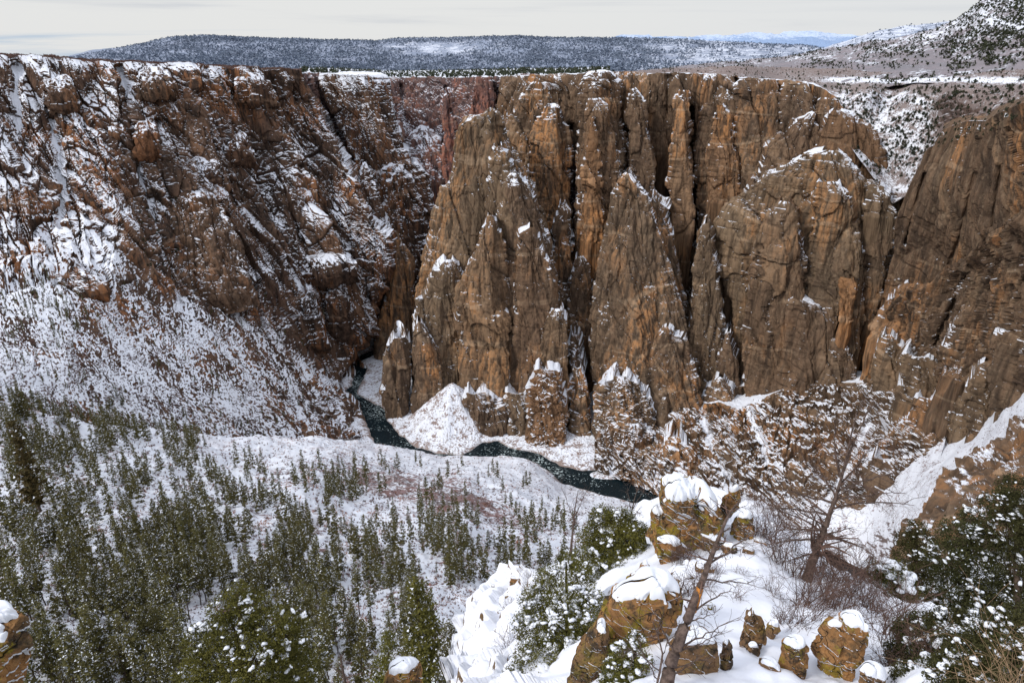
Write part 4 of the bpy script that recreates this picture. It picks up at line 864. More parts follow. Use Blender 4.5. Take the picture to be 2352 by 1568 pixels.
# little trees and bushes: stuff scattered as clumps
def clumps(name, Q, H, mats, n=10, size=.55, seed=1, asp=.75, snow=0.0, flat=.7):
    r = np.random.default_rng(seed); m_ = len(Q)
    c = r.normal(size=(m_, n, 3)); c /= np.linalg.norm(c, axis=-1, keepdims=True); c *= (r.random((m_, n, 1)) ** .4) * .45
    c[..., :2] *= asp * (1.15 - .9 * (c[..., 2:3] + .45)); c[..., 2] += .42
    H = np.asarray(H); c = c * H[:, None, None] + np.asarray(Q)[:, None]
    V, F = rand_tris(c.reshape(-1, 3), np.repeat(H, n) * size * (.6 + .7 * r.random(m_ * n)), r, flat)
    mi = (r.random(m_ * n) < snow).astype(int)
    ob = mesh_np(name, V, F, mats if isinstance(mats, list) else [mats, M_SNOWP], False, mi=mi); return ob
def twigs(name, Q, H, mat, n=7, seed=1, wid=.05, spread=.6):
    r = np.random.default_rng(seed); m_ = len(Q); Q = np.repeat(np.asarray(Q), n, 0); H = np.repeat(H, n) * (.6 + .6 * r.random(m_ * n))
    d = np.stack([r.normal(size=len(Q)) * spread, r.normal(size=len(Q)) * spread, np.ones(len(Q))], 1); d /= np.linalg.norm(d, axis=1)[:, None]
    Q = Q + np.stack([r.normal(size=len(Q)), r.normal(size=len(Q)), 0 * H], 1) * .25 * H[:, None]
    s = np.cross(d, r.normal(size=d.shape)); s /= np.linalg.norm(s, axis=1)[:, None]; s *= (H * wid)[:, None]
    V = np.stack([Q - s, Q + s, Q + d * H[:, None] + s * .5], 1).reshape(-1, 3)
    ob = mesh_np(name, V, np.arange(len(V)).reshape(-1, 3), mat); tag(ob, kind='stuff'); return ob
# mesa woodland
def dens_mesa(px, py):
    n = fbm(px / 60, py / 16, 5., 3)
    d = .75 + .5 * n - .75 * np.exp(-((px - 1010) / 130) ** 2) * np.exp(-((py - 108) / 14) ** 2) - .5 * sstep(1350, 1650, px) - .35 * sstep(160, 176, py)
    d = d + .5 * np.exp(-((py - polyval([(400,86),(870,96),(1200,85),(1850,107)], px)) / 5) ** 2)
    return np.clip(d, .04, 1.3) ** 1.5
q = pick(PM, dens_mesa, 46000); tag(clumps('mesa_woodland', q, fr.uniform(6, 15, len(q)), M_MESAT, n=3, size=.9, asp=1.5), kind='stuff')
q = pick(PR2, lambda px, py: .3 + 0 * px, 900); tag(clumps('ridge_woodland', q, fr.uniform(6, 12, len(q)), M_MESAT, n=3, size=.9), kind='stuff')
def dens_hill(px, py):
    n = fbm(px / 70, py / 22, 5., 3); d = np.clip(.25 + .9 * n + .6 * sstep(2000, 2250, px) * sstep(150, 90, py), .05, 2) ** 1.2
    d = d * (1 - .85 * np.exp(-((py - (168 - .01 * (px - 1900))) / 10) ** 2) * sstep(1800, 1950, px)) + .5 * np.exp(-((py - polyval([(1450,168),(1700,143),(1840,127),(1960,106)], px)) / 6) ** 2)
    return d
q = pick(PH, dens_hill, 11000); tag(clumps('hillside_woodland', q, fr.uniform(3.5, 6.5, len(q)), M_FIRD, n=7, size=.62, asp=1.1), kind='stuff')
# junipers of the plateau and bowl: the largest as things
def dens_pl(px, py):
    n = fbm(px / 40, py / 16, 8., 3)
    d = .25 * sstep(182, 170, py) * (px > 1500) + 1.0 * sstep(190, 205, py) * sstep(440, 300, py) * sstep(1840, 1930, px) * sstep(2230, 2150, px) + .5 * sstep(2100, 2200, px) * sstep(182, 200, py) + .7 * np.exp(-((py - 184) / 6) ** 2) + .25 * sstep(320, 340, py)
    return d * (.3 + 1.2 * sstep(-.2, .3, n))
q = pick(PP, dens_pl, 2200); hh = fr.uniform(2.2, 5.6, len(q)); s_ = hh / np.linalg.norm(q, axis=1); qx, qy = pix(q); s_ = np.where(qx > 2380, 0, s_)
od = np.argsort(-s_); NJ = 230
jun = [clumps('juniper_crown', np.zeros((1, 3)), [1.0], [M_FIRD, M_SNOWP], n=120, size=.20, seed=50 + i, asp=1.05, snow=.03) for i in range(5)]
jme = [o_.data for o_ in jun]
for o_ in jun: bpy.data.objects.remove(o_)
for k in od[:NJ]:
    o_ = bpy.data.objects.new('juniper_tree', jme[int(fr.integers(5))]); C.objects.link(o_); o_.location = [float(v) for v in q[k]]; o_.location.z -= .2; o_.scale = (float(hh[k]) * fr.uniform(.9, 1.3),) * 2 + (float(hh[k]),); o_.rotation_euler = (0, 0, fr.random() * 6.28)
    tag(o_, 'small dark round juniper dotting the snowy plateau beyond the canyon rim', 'juniper', 'junipers on the snowy plateau')
rs = od[NJ:]; tag(clumps('plateau_woodland', q[rs], hh[rs], M_FIRD, n=26, size=.34, asp=1.05), kind='stuff')
q = pick(PP, lambda px, py: .4 + .5 * sstep(175, 165, py) * (px > 1500), 5000); twigs('sagebrush', q, fr.uniform(1.0, 2.0, len(q)), M_BRUSH, n=4, wid=.22, seed=3)
# dark trees behind the left and far rims
q = pick(PM, lambda px, py: sstep(166, 176, py) * (px > 700) * (px < 1500) * (.3 + np.abs(fbm(px / 60, 1., 1., 2))), 1600); tag(clumps('valley_woodland', q, fr.uniform(9, 16, len(q)), M_FIRD, n=5, size=.8, asp=1.2), kind='stuff')
q = pick(QF[:15], lambda px, py: 1 + 0 * px, 1500); tag(clumps('rim_woodland', q, fr.uniform(5, 10, len(q)), M_FIRD, n=8, size=.6, asp=1.2), kind='stuff')
q = pick(QL[:15], lambda px, py: 1 + 0 * px, 5000); twigs('rim_brush', q, fr.uniform(1.0, 2.6, len(q)), M_BRUSH, n=5, wid=.2, seed=9)
q = pick(QM[:34], lambda px, py: (.4 + np.clip(fbm(px / 30, py / 12, 4., 2), 0, 1)) + 0 * px, 130); tag(clumps('clifftop_bushes', q, fr.uniform(2.5, 5, len(q)), M_FIRD, n=40, size=.28, asp=1.0), kind='stuff')
# brush on the slopes
def far_(P): return np.linalg.norm(P, axis=-1)
dS = lambda px, py: .5 + .9 * np.clip(fbm(px / 60, py / 30, 2.2, 3), 0, 1) * 2 * sstep(600, 800, px) + .25
q = pick(PS, dS, 24000); twigs('brush', q, fr.uniform(.8, 2.0, len(q)) * np.clip(far_(q) / 420, .4, 1.2), M_BRUSH, n=7, wid=.14, seed=4)
q = pick(PS, lambda px, py: (np.clip(fbm(px / 45, py / 26, 12.2, 3), .12, 1) - .12) * sstep(450, 700, px) * sstep(1320, 1150, px) + .02, 9000); twigs('rusty_brush', q, fr.uniform(1.0, 2.1, len(q)) * np.clip(far_(q) / 420, .4, 1.0), M_BRUSHR, n=5, wid=.10, seed=5)
q = pick(PT, lambda px, py: .2 + np.clip(fbm(px / 50, py / 50, 1.2, 3), 0, 1) * 2, 3500); twigs('talus_brush', q, fr.uniform(.8, 2.0, len(q)), M_BRUSH, n=6, wid=.08, seed=6)
q = pick(QL, lambda px, py: sstep(640, 740, py + .2 * (px - 300)) * sstep(1010, 990, py) * (.3 + np.clip(fbm(px / 50, py / 50, 1.2, 3), 0, 1) * 2), 12000); twigs('slope_brush', q, fr.uniform(.9, 2.2, len(q)), M_BRUSH, n=8, wid=.16, seed=7)
# scattered conifers on the far left slope and round the right apron
q = thin(pick(QL, lambda px, py: (.15 * sstep(620, 760, py) + .8 * np.exp(-(((px - 110) / 110) ** 2 + ((py - 700) / 60) ** 2)) + .8 * sstep(900, 950, py) * sstep(380, 100, px) + .5 * np.exp(-((py - 985) / 18) ** 2) * (px < 640)) * sstep(1008, 1000, py) * sstep(820, 700, px), 620), 5)
qx, qy = pix(q); forest_stuff('slope_conifers', q, fr.uniform(6, 12, len(q)), M_FIR, n=240, size=.07, R=.15, seed=8, snow=.1)
q = fr.permutation(pick(np.asarray(QL), lambda px, py: (py < 640) * (py > 430) * np.exp(-((px - 370 - (py - 560) * .2) / 40) ** 2), 60)); tag(clumps('ledge_bushes', q, fr.uniform(3, 6, len(q)), M_FIRD, n=20, size=.35), kind='stuff')
# ================================================================ OVERLOOK KNOLL: snow, boulders, snags, shrubs, near trees
def fgrock_material(name, a, b, c3, dark=(.035, .030, .024), lichen=(.24, .19, .02), lam=.35):
    m, nt = newmat(name); N = NT(nt); geo = N.n('ShaderNodeNewGeometry'); P = geo.outputs['Position']
    f1 = N.noise(P, 1.1, 5, .6, .5); f2 = N.noise(P, 6, 6, .7); f3 = N.noise(P, 2.6, 4, .6, .3); f4 = N.noise(P, 22, 4, .75)
    c = N.mix(N.mapr(f1, .35, .62), a, b); c = N.mix(N.mapr(f3, .50, .68), c, c3)
    c = N.mix(N.math('MULTIPLY', N.mapr(f2, .5, .68), .65), c, dark)
    c = N.mix(N.math('MULTIPLY', N.mapr(N.noise(P, 1.7, 4, .7), .50, .62), .85), c, dark)
    c = N.mix(N.math('MULTIPLY', N.mapr(N.math('MULTIPLY', N.noise(P, 2.2, 3, .6), N.math('ADD', f4, .5)), .52, .62), lam * 2), c, lichen)
    c = N.mix(.5, c, N.mix(f4, tuple(x * .25 for x in (1, 1, 1)), (1.6, 1.6, 1.6)), 'MULTIPLY')
    vor = N.n('ShaderNodeTexVoronoi', feature='DISTANCE_TO_EDGE', inp={'Vector': N.n('ShaderNodeVectorMath', operation='ADD', inp={0: P, 1: N.n('ShaderNodeTexNoise', inp={'Vector': P, 'Scale': 2.0}).outputs['Color']}).outputs[0], 'Scale': 1.3})
    ck = N.mapr(vor.outputs['Distance'], .0, .022)
    c = N.mix(N.math('SUBTRACT', 1.0, ck), c, (.018, .014, .010))
    hgt = N.math('ADD', N.math('MULTIPLY', f2, .6), N.math('ADD', N.math('MULTIPLY', f4, .25), N.math('MULTIPLY', ck, .5)))
    bump = N.n('ShaderNodeBump', inp={'Height': hgt, 'Strength': .8, 'Distance': .07})
    bs = N.n('ShaderNodeBsdfPrincipled', inp={'Base Color': c, 'Roughness': .9, 'Normal': bump.outputs[0]}); bs.inputs['Specular IOR Level'].default_value = .15
    N.n('ShaderNodeOutputMaterial', inp={0: bs.outputs[0]}); return m
M_OCHRE = fgrock_material('ochre_boulder', (.26, .135, .055), (.38, .195, .075), (.15, .095, .05))
M_TANR = fgrock_material('brown_boulder', (.17, .10, .055), (.24, .135, .06), (.13, .085, .05), lam=.15)
M_LICH = fgrock_material('lichen_outcrop', (.21, .12, .055), (.32, .16, .06), (.13, .10, .05), lam=.4)
m, nt = newmat('deep_snow'); N = NT(nt); geo = N.n('ShaderNodeNewGeometry')
f = N.noise(geo.outputs['Position'], 1.5, 5, .55); f2 = N.noise(geo.outputs['Position'], 14, 4, .6)
bump = N.n('ShaderNodeBump', inp={'Height': N.math('ADD', f, N.math('MULTIPLY', f2, .25)), 'Strength': .35, 'Distance': .10})
nz = N.n('ShaderNodeSeparateXYZ', inp={0: geo.outputs['Normal']}).outputs[2]
rk_ = N.mapr(N.math('ADD', nz, N.math('MULTIPLY', f2, .35)), .62, .50)
bs = N.n('ShaderNodeBsdfPrincipled', inp={'Base Color': N.mix(rk_, N.mix(f, (.72, .74, .81), (.80, .81, .86)), N.mix(f2, (.05, .035, .02), (.22, .13, .06))), 'Roughness': .75, 'Normal': bump.outputs[0]}); bs.inputs['Specular IOR Level'].default_value = .2
N.n('ShaderNodeOutputMaterial', inp={0: bs.outputs[0]}); M_DSNOW = m

tG = TPS([(1700,1568,10.5),(1400,1568,11.2),(2000,1568,11.2),(2352,1568,9),(2550,1568,8),(1560,1400,15),(1750,1400,15.5),(1700,1300,19),(1750,1230,23),(1850,1250,24),(1700,1150,29),(1560,1130,29),(1480,1165,30),(1430,1230,27),(1900,1300,22),(2000,1380,18),(1850,1440,14.5),
 (2060,1480,13.6),(1200,1306,34),(1110,1380,32),(1060,1500,26),(1100,1568,19),(1250,1568,15),(1300,1380,24),(1350,1250,29),(1030,1568,22),(2200,1568,10),(2200,1500,12),(2352,1450,12.5),(1180,1450,24),(1700,1900,6),(1100,1900,9),(2352,1900,5.5),(1600,1200,25.5)])
Gtop = [(985,1720),(1020,1600),(1038,1540),(1050,1460),(1075,1400),(1095,1362),(1120,1338),(1150,1318),(1200,1306),(1232,1322),(1262,1312),(1300,1288),(1370,1235),(1440,1190),(1480,1158),(1540,1135),(1600,1128),(1660,1130),(1700,1140),(1740,1165),(1790,1205),(1850,1245),(1900,1292),(1960,1332),(2050,1380),(2200,1425),(2400,1450),(2620,1450)]
def hookG(px, py, P, n):
    x, y, z = P[..., 0], P[..., 1], P[..., 2]
    lump = np.clip(fbm(x / 1.9, y / 1.9, z / 1.9, 3), -.2, 1) * .55 + .10 * np.abs(pn(x / .6, y / .6, 0.))
    flat = np.exp(-(((px - 1690) / 110) ** 2 + ((py - 1390) / 80) ** 2))
    w_ = (1 - .85 * flat)
    left = sstep(1330, 1200, px)
    return P + n * (lump * w_ * (.6 + .7 * left))[..., None] + n * (left * .5 * (lambda t: t - np.floor(t))(z / 1.7 + .8 * pn(x / 3, y / 3, 2.)))[..., None]
g_o, PG = plain_sheet('snowy_knoll', Gtop, [(985,2000),(2620,2000)], 985, 2620, tG, M_DSNOW, 2.6, .35, 7.0, back=0, hook=hookG, oct=4)
# a skirt that closes the knoll behind its crest
rb = PG[0]; sk = np.array([rb + np.array([0, d * .8, -d]) for d in (0.0, 1.5, 5, 14)])
o = mesh_np('knoll_back', sk[::-1].reshape(-1, 3), grid_faces(4, rb.shape[0]), M_DSNOW, True); tag(o, kind='structure')

def gpt(px, py):
    """point on the knoll surface seen at a photo point"""
    return at(px, py, float(tG(px, py)))
RK = [0]
def rock(label, rows, Y, back=1.2, bulge=.45, mat=None, cap=.14, rough=.10, name='boulder', seed=None, snow=True, bottom=.5, tilt=0.0, group=None, ridge=.0, sharp=.3, dy=0.0, slope=-.15, facets=7, lean=0.0):
    RK[0] += 1; seed = RK[0] if seed is None else seed; r = np.random.default_rng(900 + seed)
    rr = np.array(rows, float); y0, y1 = rr[0, 0], rr[-1, 0]; nr = max(16, int((y1 - y0) / 1.6)); ys = np.linspace(y0, y1, nr)
    xl, xr = interp_rows(rows, ys); t = (ys - y0) / (y1 - y0); Yr = Y - dy * t
    yb = y1 - (y1 - y0) * .12
    Yr = Yr * 0 + min(Y, (float(tG((xl[-1] + xr[-1]) / 2, yb)) + .15) if y1 < 1560 else Y - .5)
    xl = xl + 2.2 * pn(ys / 13., seed * 3.1, .3); xr = xr + 2.2 * pn(ys / 13., seed * 7.7, .3); xr = np.maximum(xr, xl + 1.5)
    Cn = at((xl + xr) / 2, ys, Yr); hw = np.linalg.norm(at(xr, ys, Yr) - Cn, axis=1)
    fw = Cn[:, :2].mean(0); fw /= np.linalg.norm(fw); rt = np.array([fw[1], -fw[0]])
    nu = max(22, int(max(xr - xl) / 1.7)); s = np.linspace(-1, 1, nu); lat = np.sin(s * math.pi / 2) * .7 + s * .3
    pr = (1 - sharp) * (1 - np.sqrt(np.clip(1 - lat ** 2 * .97, 0, 1))) + sharp * np.abs(lat - ridge) / np.where(lat > ridge, 1 - ridge, 1 + ridge)
    back = back * .42; nb = 12; ph = np.linspace(0, math.pi, nb + 2)[1:-1]
    la = np.concatenate([lat, np.cos(ph), lat[:1]]); pa = np.concatenate([pr, 0 * ph + pr[-1], pr[:1]]); bk = np.concatenate([0 * lat, np.sin(ph) ** .8, [0]])
    X = la[None] * hw[:, None]; D = pa[None] * bulge * hw.max() + bk[None] * back * (1 + .9 * sstep(0, .5, t))[:, None]
    P = np.stack([Cn[:, None, 0] + rt[0] * X + fw[0] * D, Cn[:, None, 1] + rt[1] * X + fw[1] * D, Cn[:, None, 2] + 0 * X], -1)
    nc = 16; top = P[0]; cx2 = Cn[0, :2] + fw * (back * .5 + .5 * bulge * hw.max()); rws = []
    for k in range(nc, 0, -1):
        f = k / nc; q = top.copy(); q[:, :2] = top[:, :2] * (1 - f) + cx2 * f; q[:, 2] += .03 * hw[0] * math.sin(f * 1.57) ; rws.append(q)
    low = P[-1:].copy(); low[..., 2] -= bottom
    P = np.concatenate([np.array(rws), P, low], 0)
    n = grid_normals(P); wr = sstep(0, 8, np.arange(P.shape[0]))[:, None, None]; n = n * wr + np.array([0, 0, 1.]) * (1 - wr)
    sc_ = max(.25, float(hw.max()))
    d = rough * sc_ * fbm(P[..., 0] / sc_ * .9 + seed, P[..., 1] / sc_ * .9, P[..., 2] / sc_ * .9, 4, .5)
    for k in range(facets):        # flat broken faces
        dv = r.normal(size=3); dv[2] *= .5; dv /= np.linalg.norm(dv)
        c0 = P.reshape(-1, 3).mean(0); pr_ = (P - c0) @ dv; lim = pr_.max() * r.uniform(.55, .88)
        if dv @ np.array([fw[0], fw[1], 0]) > .3 or abs(dv[2]) > .7: continue
        P = P - dv * np.clip(pr_ - lim, 0, None)[..., None] * .95
    ft = pn(np.floor(P[..., 2] / (sc_ * .5) + .8 * pn(P[..., 0] / sc_, P[..., 1] / sc_, seed)) * 3.3, np.floor(P[..., 0] / (sc_ * .6)) * 2.1, seed * 1.)
    for (q_, A_) in ((.75, 1.5), (.33, .8)):
        e_, r1, r2, du, dv_ = vor2((X.mean(0)[None] * 0 + (P[..., 0] * rt[0] + P[..., 1] * rt[1]) + .5 * (P[..., 0] * fw[0] + P[..., 1] * fw[1])) / (sc_ * q_) + seed, (P[..., 2] + .3 * (P[..., 0] * rt[0] + P[..., 1] * rt[1])) / (sc_ * q_ * .8), seed)
        d = d + rough * sc_ * A_ * ((r1 - .5) * .9 + (r2 - .5) * 1.6 * du + (r1 - .5) * dv_ - .28 * (1 - sstep(0, .07, e_)))
    d = d * (.25 + .75 * wr[..., 0]); P = P + n * d[..., None]; P[0] = P[0].mean(0)
    org = P[-1].mean(0)
    o = mesh_np(name, P.reshape(-1, 3), grid_faces(*P.shape[:2]), mat or M_OCHRE, False, origin=org)
    tag(o, label, 'rock', group)
    if snow:
        n2 = grid_normals(P); n2 = n2 * wr + np.array([0, 0, 1.]) * (1 - wr)
        for _ in range(6):
            n2 = (n2 + np.roll(n2, 1, 0) + np.roll(n2, -1, 0) + np.roll(n2, 1, 1) + np.roll(n2, -1, 1)) / 5
        rowi = np.arange(P.shape[0]); wrow = sstep(nc + nr * .30 + 4, nc + 2, rowi)[:, None] + 0 * P[..., 0]
        mk = np.clip(sstep(.42, .66, n2[..., 2] + .18 * pn(P[..., 0] / .35, P[..., 1] / .35, P[..., 2] / .35)) * np.maximum(wrow, .0), 0, 1)
        mk[:nc] = np.maximum(mk[:nc], .8)
        for _ in range(5): mk[1:-1] = (mk[1:-1] * 2 + mk[2:] + mk[:-2] + np.roll(mk, 1, 1)[1:-1] + np.roll(mk, -1, 1)[1:-1]) / 6
        th_ = cap * .55 * np.sqrt(mk) * (1 + .45 * fbm(P[..., 0] / .4, P[..., 1] / .4, seed, 3)) - .045 * (1 - mk)
        th_[:nc // 2] = th_[:nc // 2].mean() * .5 + th_[:nc // 2] * .5; th_[0] = th_[1].mean()
        Ps = P.copy()
        for _ in range(6): Ps[1:-1] = (Ps[1:-1] * 2 + Ps[2:] + Ps[:-2] + np.roll(Ps, 1, 1)[1:-1] + np.roll(Ps, -1, 1)[1:-1]) / 6
        S = P + (Ps - P) * mk[..., None] + (np.array([0, 0, 1.]) * .8 + n2 * .45) * th_[..., None]
        so = mesh_np('snow_cap', S.reshape(-1, 3) - org, grid_faces(*P.shape[:2]), M_SNOWP, True, parent=o)
    return o
GS = 'small snowy stones of the knoll'
rock('lichen-spotted outcrop with a broad snow roof at the tip of the knoll', [(1144,1530,1590),(1152,1526,1610),(1165,1520,1634),(1185,1512,1650),(1220,1502,1655),(1252,1497,1640),(1290,1496,1570)], 24.3, back=3.4, bulge=.35, mat=M_LICH, cap=.30, rough=.16, name='rock_outcrop', slope=.0)
rock('upright lichen-yellow pinnacle at the right end of the outcrop', [(1126,1688,1699),(1140,1672,1701),(1155,1662,1701),(1185,1648,1690),(1200,1646,1680)], 24.0, back=.6, mat=M_LICH, cap=.18, rough=.15, name='rock_pinnacle')
rock('stacked orange blocks right of the outcrop', [(1190,1686,1722),(1212,1678,1728),(1240,1680,1730),(1252,1684,1715)], 22.8, back=1.0, mat=M_LICH, cap=.22, rough=.18)
rock('loose slab with a snow lid lying on the outcrop roof', [(1118,1565,1590),(1124,1566,1598),(1134,1580,1608)], 27.0, back=.6, mat=M_TANR, cap=.14)
rock('lower left step of the outcrop under the snow roof', [(1180,1500,1530),(1200,1488,1535),(1235,1484,1530)], 23.2, back=.9, mat=M_LICH, cap=.2, rough=.15)
rock('cracked ochre block at the foot of the outcrop', [(1250,1505,1560),(1262,1498,1580),(1290,1500,1560),(1302,1505,1530)], 21.8, back=.7, mat=M_LICH, cap=.12, rough=.16)
rock('brown block wedged under the right side of the outcrop', [(1236,1600,1650),(1246,1590,1662),(1262,1600,1650)], 21.6, back=.6, mat=M_TANR, cap=.12)
rock('great ochre boulder with a curved snow cap', [(1378,1478,1532),(1386,1448,1556),(1398,1424,1568),(1412,1408,1572),(1430,1398,1568),(1462,1386,1545),(1500,1365,1528),(1546,1335,1522),(1600,1310,1520)], 13.4, back=1.7, bulge=.42, mat=M_OCHRE, cap=.16, rough=.10, sharp=.2, seed=41, slope=.05)
rock('dark slanting slab below the great ochre boulder', [(1455,1372,1392),(1480,1352,1400),(1530,1322,1400),(1600,1300,1390)], 12.9, back=.8, mat=M_TANR, cap=.10, rough=.12)
rock('wide flat-topped brown rock behind the leaning dead trunk', [(1487,1545,1648),(1496,1540,1652),(1568,1532,1650),(1620,1530,1650)], 11.4, back=.7, mat=M_TANR, cap=.10, rough=.08, bulge=.25, sharp=.1)
rock('long thin ledge stone above the flat-topped rock', [(1466,1570,1636),(1474,1568,1637),(1486,1575,1634)], 12.5, back=.5, mat=M_TANR, cap=.09, rough=.10)
rock('narrow upright block between the flat-topped rock and the pointed one', [(1482,1660,1670),(1492,1656,1681),(1546,1654,1677),(1570,1654,1672)], 11.7, back=.4, mat=M_TANR, cap=.09)
rock('pointed dark rock leaning right with snow down its back', [(1407,1716,1719),(1422,1714,1734),(1445,1709,1752),(1475,1702,1757),(1497,1696,1738),(1512,1692,1712)], 13.0, back=.45, mat=M_TANR, cap=.10, rough=.12, sharp=.4, ridge=-.5)
rock('small wedge at the right shoulder of the pointed dark rock', [(1438,1768,1786),(1446,1760,1792),(1460,1758,1780)], 13.3, back=.4, mat=M_TANR, cap=.09)
rock('fist-shaped stone in front of the pointed dark rock', [(1488,1714,1740),(1498,1711,1745),(1518,1712,1736)], 12.4, back=.3, mat=M_TANR, cap=.08)
rock('squarish ochre boulder with thick snow left of the leaning one', [(1488,1802,1846),(1496,1796,1853),(1530,1790,1850),(1568,1786,1840),(1600,1786,1838)], 11.8, back=.7, mat=M_OCHRE, cap=.14, rough=.1)
rock('low ledge stone left of the squarish ochre boulder', [(1530,1746,1786),(1538,1740,1790),(1556,1738,1788)], 11.6, back=.4, mat=M_TANR, cap=.09)
rock('big orange boulder leaning right like a thumb, snow on top', [(1437,1935,1984),(1446,1918,1998),(1462,1900,2000),(1480,1884,1996),(1500,1873,1980),(1520,1867,1966),(1545,1874,1954),(1568,1868,1950),(1600,1868,1950)], 11.9, back=.8, bulge=.4, mat=M_OCHRE, cap=.15, rough=.12, seed=61, sharp=.35, ridge=-.45)
rock('low wedge against the right side of the thumb-like boulder', [(1512,1964,1985),(1520,1960,2002),(1540,1958,1985)], 12.1, back=.4, mat=M_OCHRE, cap=.10)
rock('snow-buried stone at the bottom edge below the thumb-like boulder', [(1552,1985,2015),(1558,1976,2026),(1590,1972,2030)], 11.0, back=.6, mat=M_TANR, cap=.2)
rock('rusty stone wedged below the wide snow patch of the outcrop', [(1298,1476,1484),(1306,1470,1492),(1322,1468,1488)], 20.0, back=.4, mat=M_LICH, cap=.10)
rock('long low rusty ledge half buried at the left of the knoll', [(1330,1470,1500),(1340,1440,1515),(1355,1436,1512),(1366,1440,1470)], 18.2, back=.7, mat=M_LICH, cap=.10)
rock('dark ledge beside the twiggy bush below the outcrop', [(1332,1540,1585),(1340,1522,1596),(1362,1518,1580)], 17.6, back=.6, mat=M_TANR, cap=.10)
rock('flat dark stone touching the leaning trunk', [(1308,1592,1640),(1316,1586,1638),(1334,1590,1620)], 18.8, back=.6, mat=M_TANR, cap=.12)
rock('little upright stone right of the leaning trunk', [(1284,1668,1678),(1290,1660,1682),(1300,1658,1672)], 19.6, back=.3, mat=M_LICH, cap=.05)
rock('stone poking from the snow right of the outcrop', [(1258,1660,1690),(1264,1654,1694),(1274,1660,1690)], 20.9, back=.4, mat=M_LICH, cap=.10)
for k, (x, y, w_) in enumerate([(1715,1268,16),(1745,1250,14),(1772,1215,15),(1755,1182,14),(1612,1412,5),(1632,1398,5),(1640,1405,4),(1762,1380,6),(1790,1345,5),(1832,1372,6),(1604,1290,9),(1575,1300,10),(1548,1312,8),(1530,1280,10),(1712,1200,9),(1735,1212,8),(1700,1228,9),(1780,1496,9),(1752,1508,8),(1834,1470,7)]):
    rock('small snow-topped stone poking out of the white knoll', [(y - w_ * .35, x - w_ * .5, x + w_ * .5), (y, x - w_, x + w_), (y + w_ * .6, x - w_ * .8, x + w_ * .8)], float(tG(x, y)) + .1, back=.35, mat=(M_TANR, M_LICH)[k % 2], cap=.08, group=GS, name='stone', facets=4)
# left outcrop stones
for k, (x, y, w_, lab) in enumerate([(1185,1338,22,'tawny slab breaking the crest of the left snowy outcrop'),(1138,1352,14,'brown notch stone below the crest of the left snowy outcrop'),(1206,1482,26,'biggest rusty block halfway down the left snowy outcrop'),(1184,1522,20,'rusty block just below the biggest one on the left outcrop'),(1160,1432,10,None),(1100,1440,10,None),(1120,1470,9,None),(1170,1372,12,None),(1080,1480,8,None),(1150,1410,8,None),(1135,1500,9,None),(1108,1412,9,None),(1150,1548,12,None),(1095,1530,9,None),(1125,1385,9,None),(1200,1400,9,None),(1190,1450,8,None),(1068,1450,8,None)]):
    rock(lab or 'little dark stone showing through the left snowy outcrop', [(y - w_ * .3, x - w_ * .6, x + w_ * .6), (y, x - w_, x + w_), (y + w_ * .5, x - w_ * .7, x + w_ * .8)], float(tG(x, y)) - .15, back=.5, mat=(M_LICH, M_TANR)[k % 2], cap=.10, group=None if lab else 'dark stones on the left snowy outcrop', name='stone', facets=5)
rock('orange boulder cut by the left edge, a lump of snow on its shoulder', [(1436,-60,22),(1452,-60,42),(1478,-60,66),(1500,-60,70),(1530,-60,62),(1580,-60,60),(1640,-60,60)], 5.0, back=.5, mat=M_OCHRE, cap=.10, rough=.12, seed=77)
rock('snow-domed stone at the bottom edge left of centre', [(1546,905,955),(1554,892,968),(1568,888,972),(1600,886,974)], 14, back=.9, mat=M_OCHRE, cap=.22)
base_px = at(np.array([885, 980, 985, 880]), np.array([1600, 1600, 1600, 1600]), np.array([14.0, 14.0, 17, 17]))

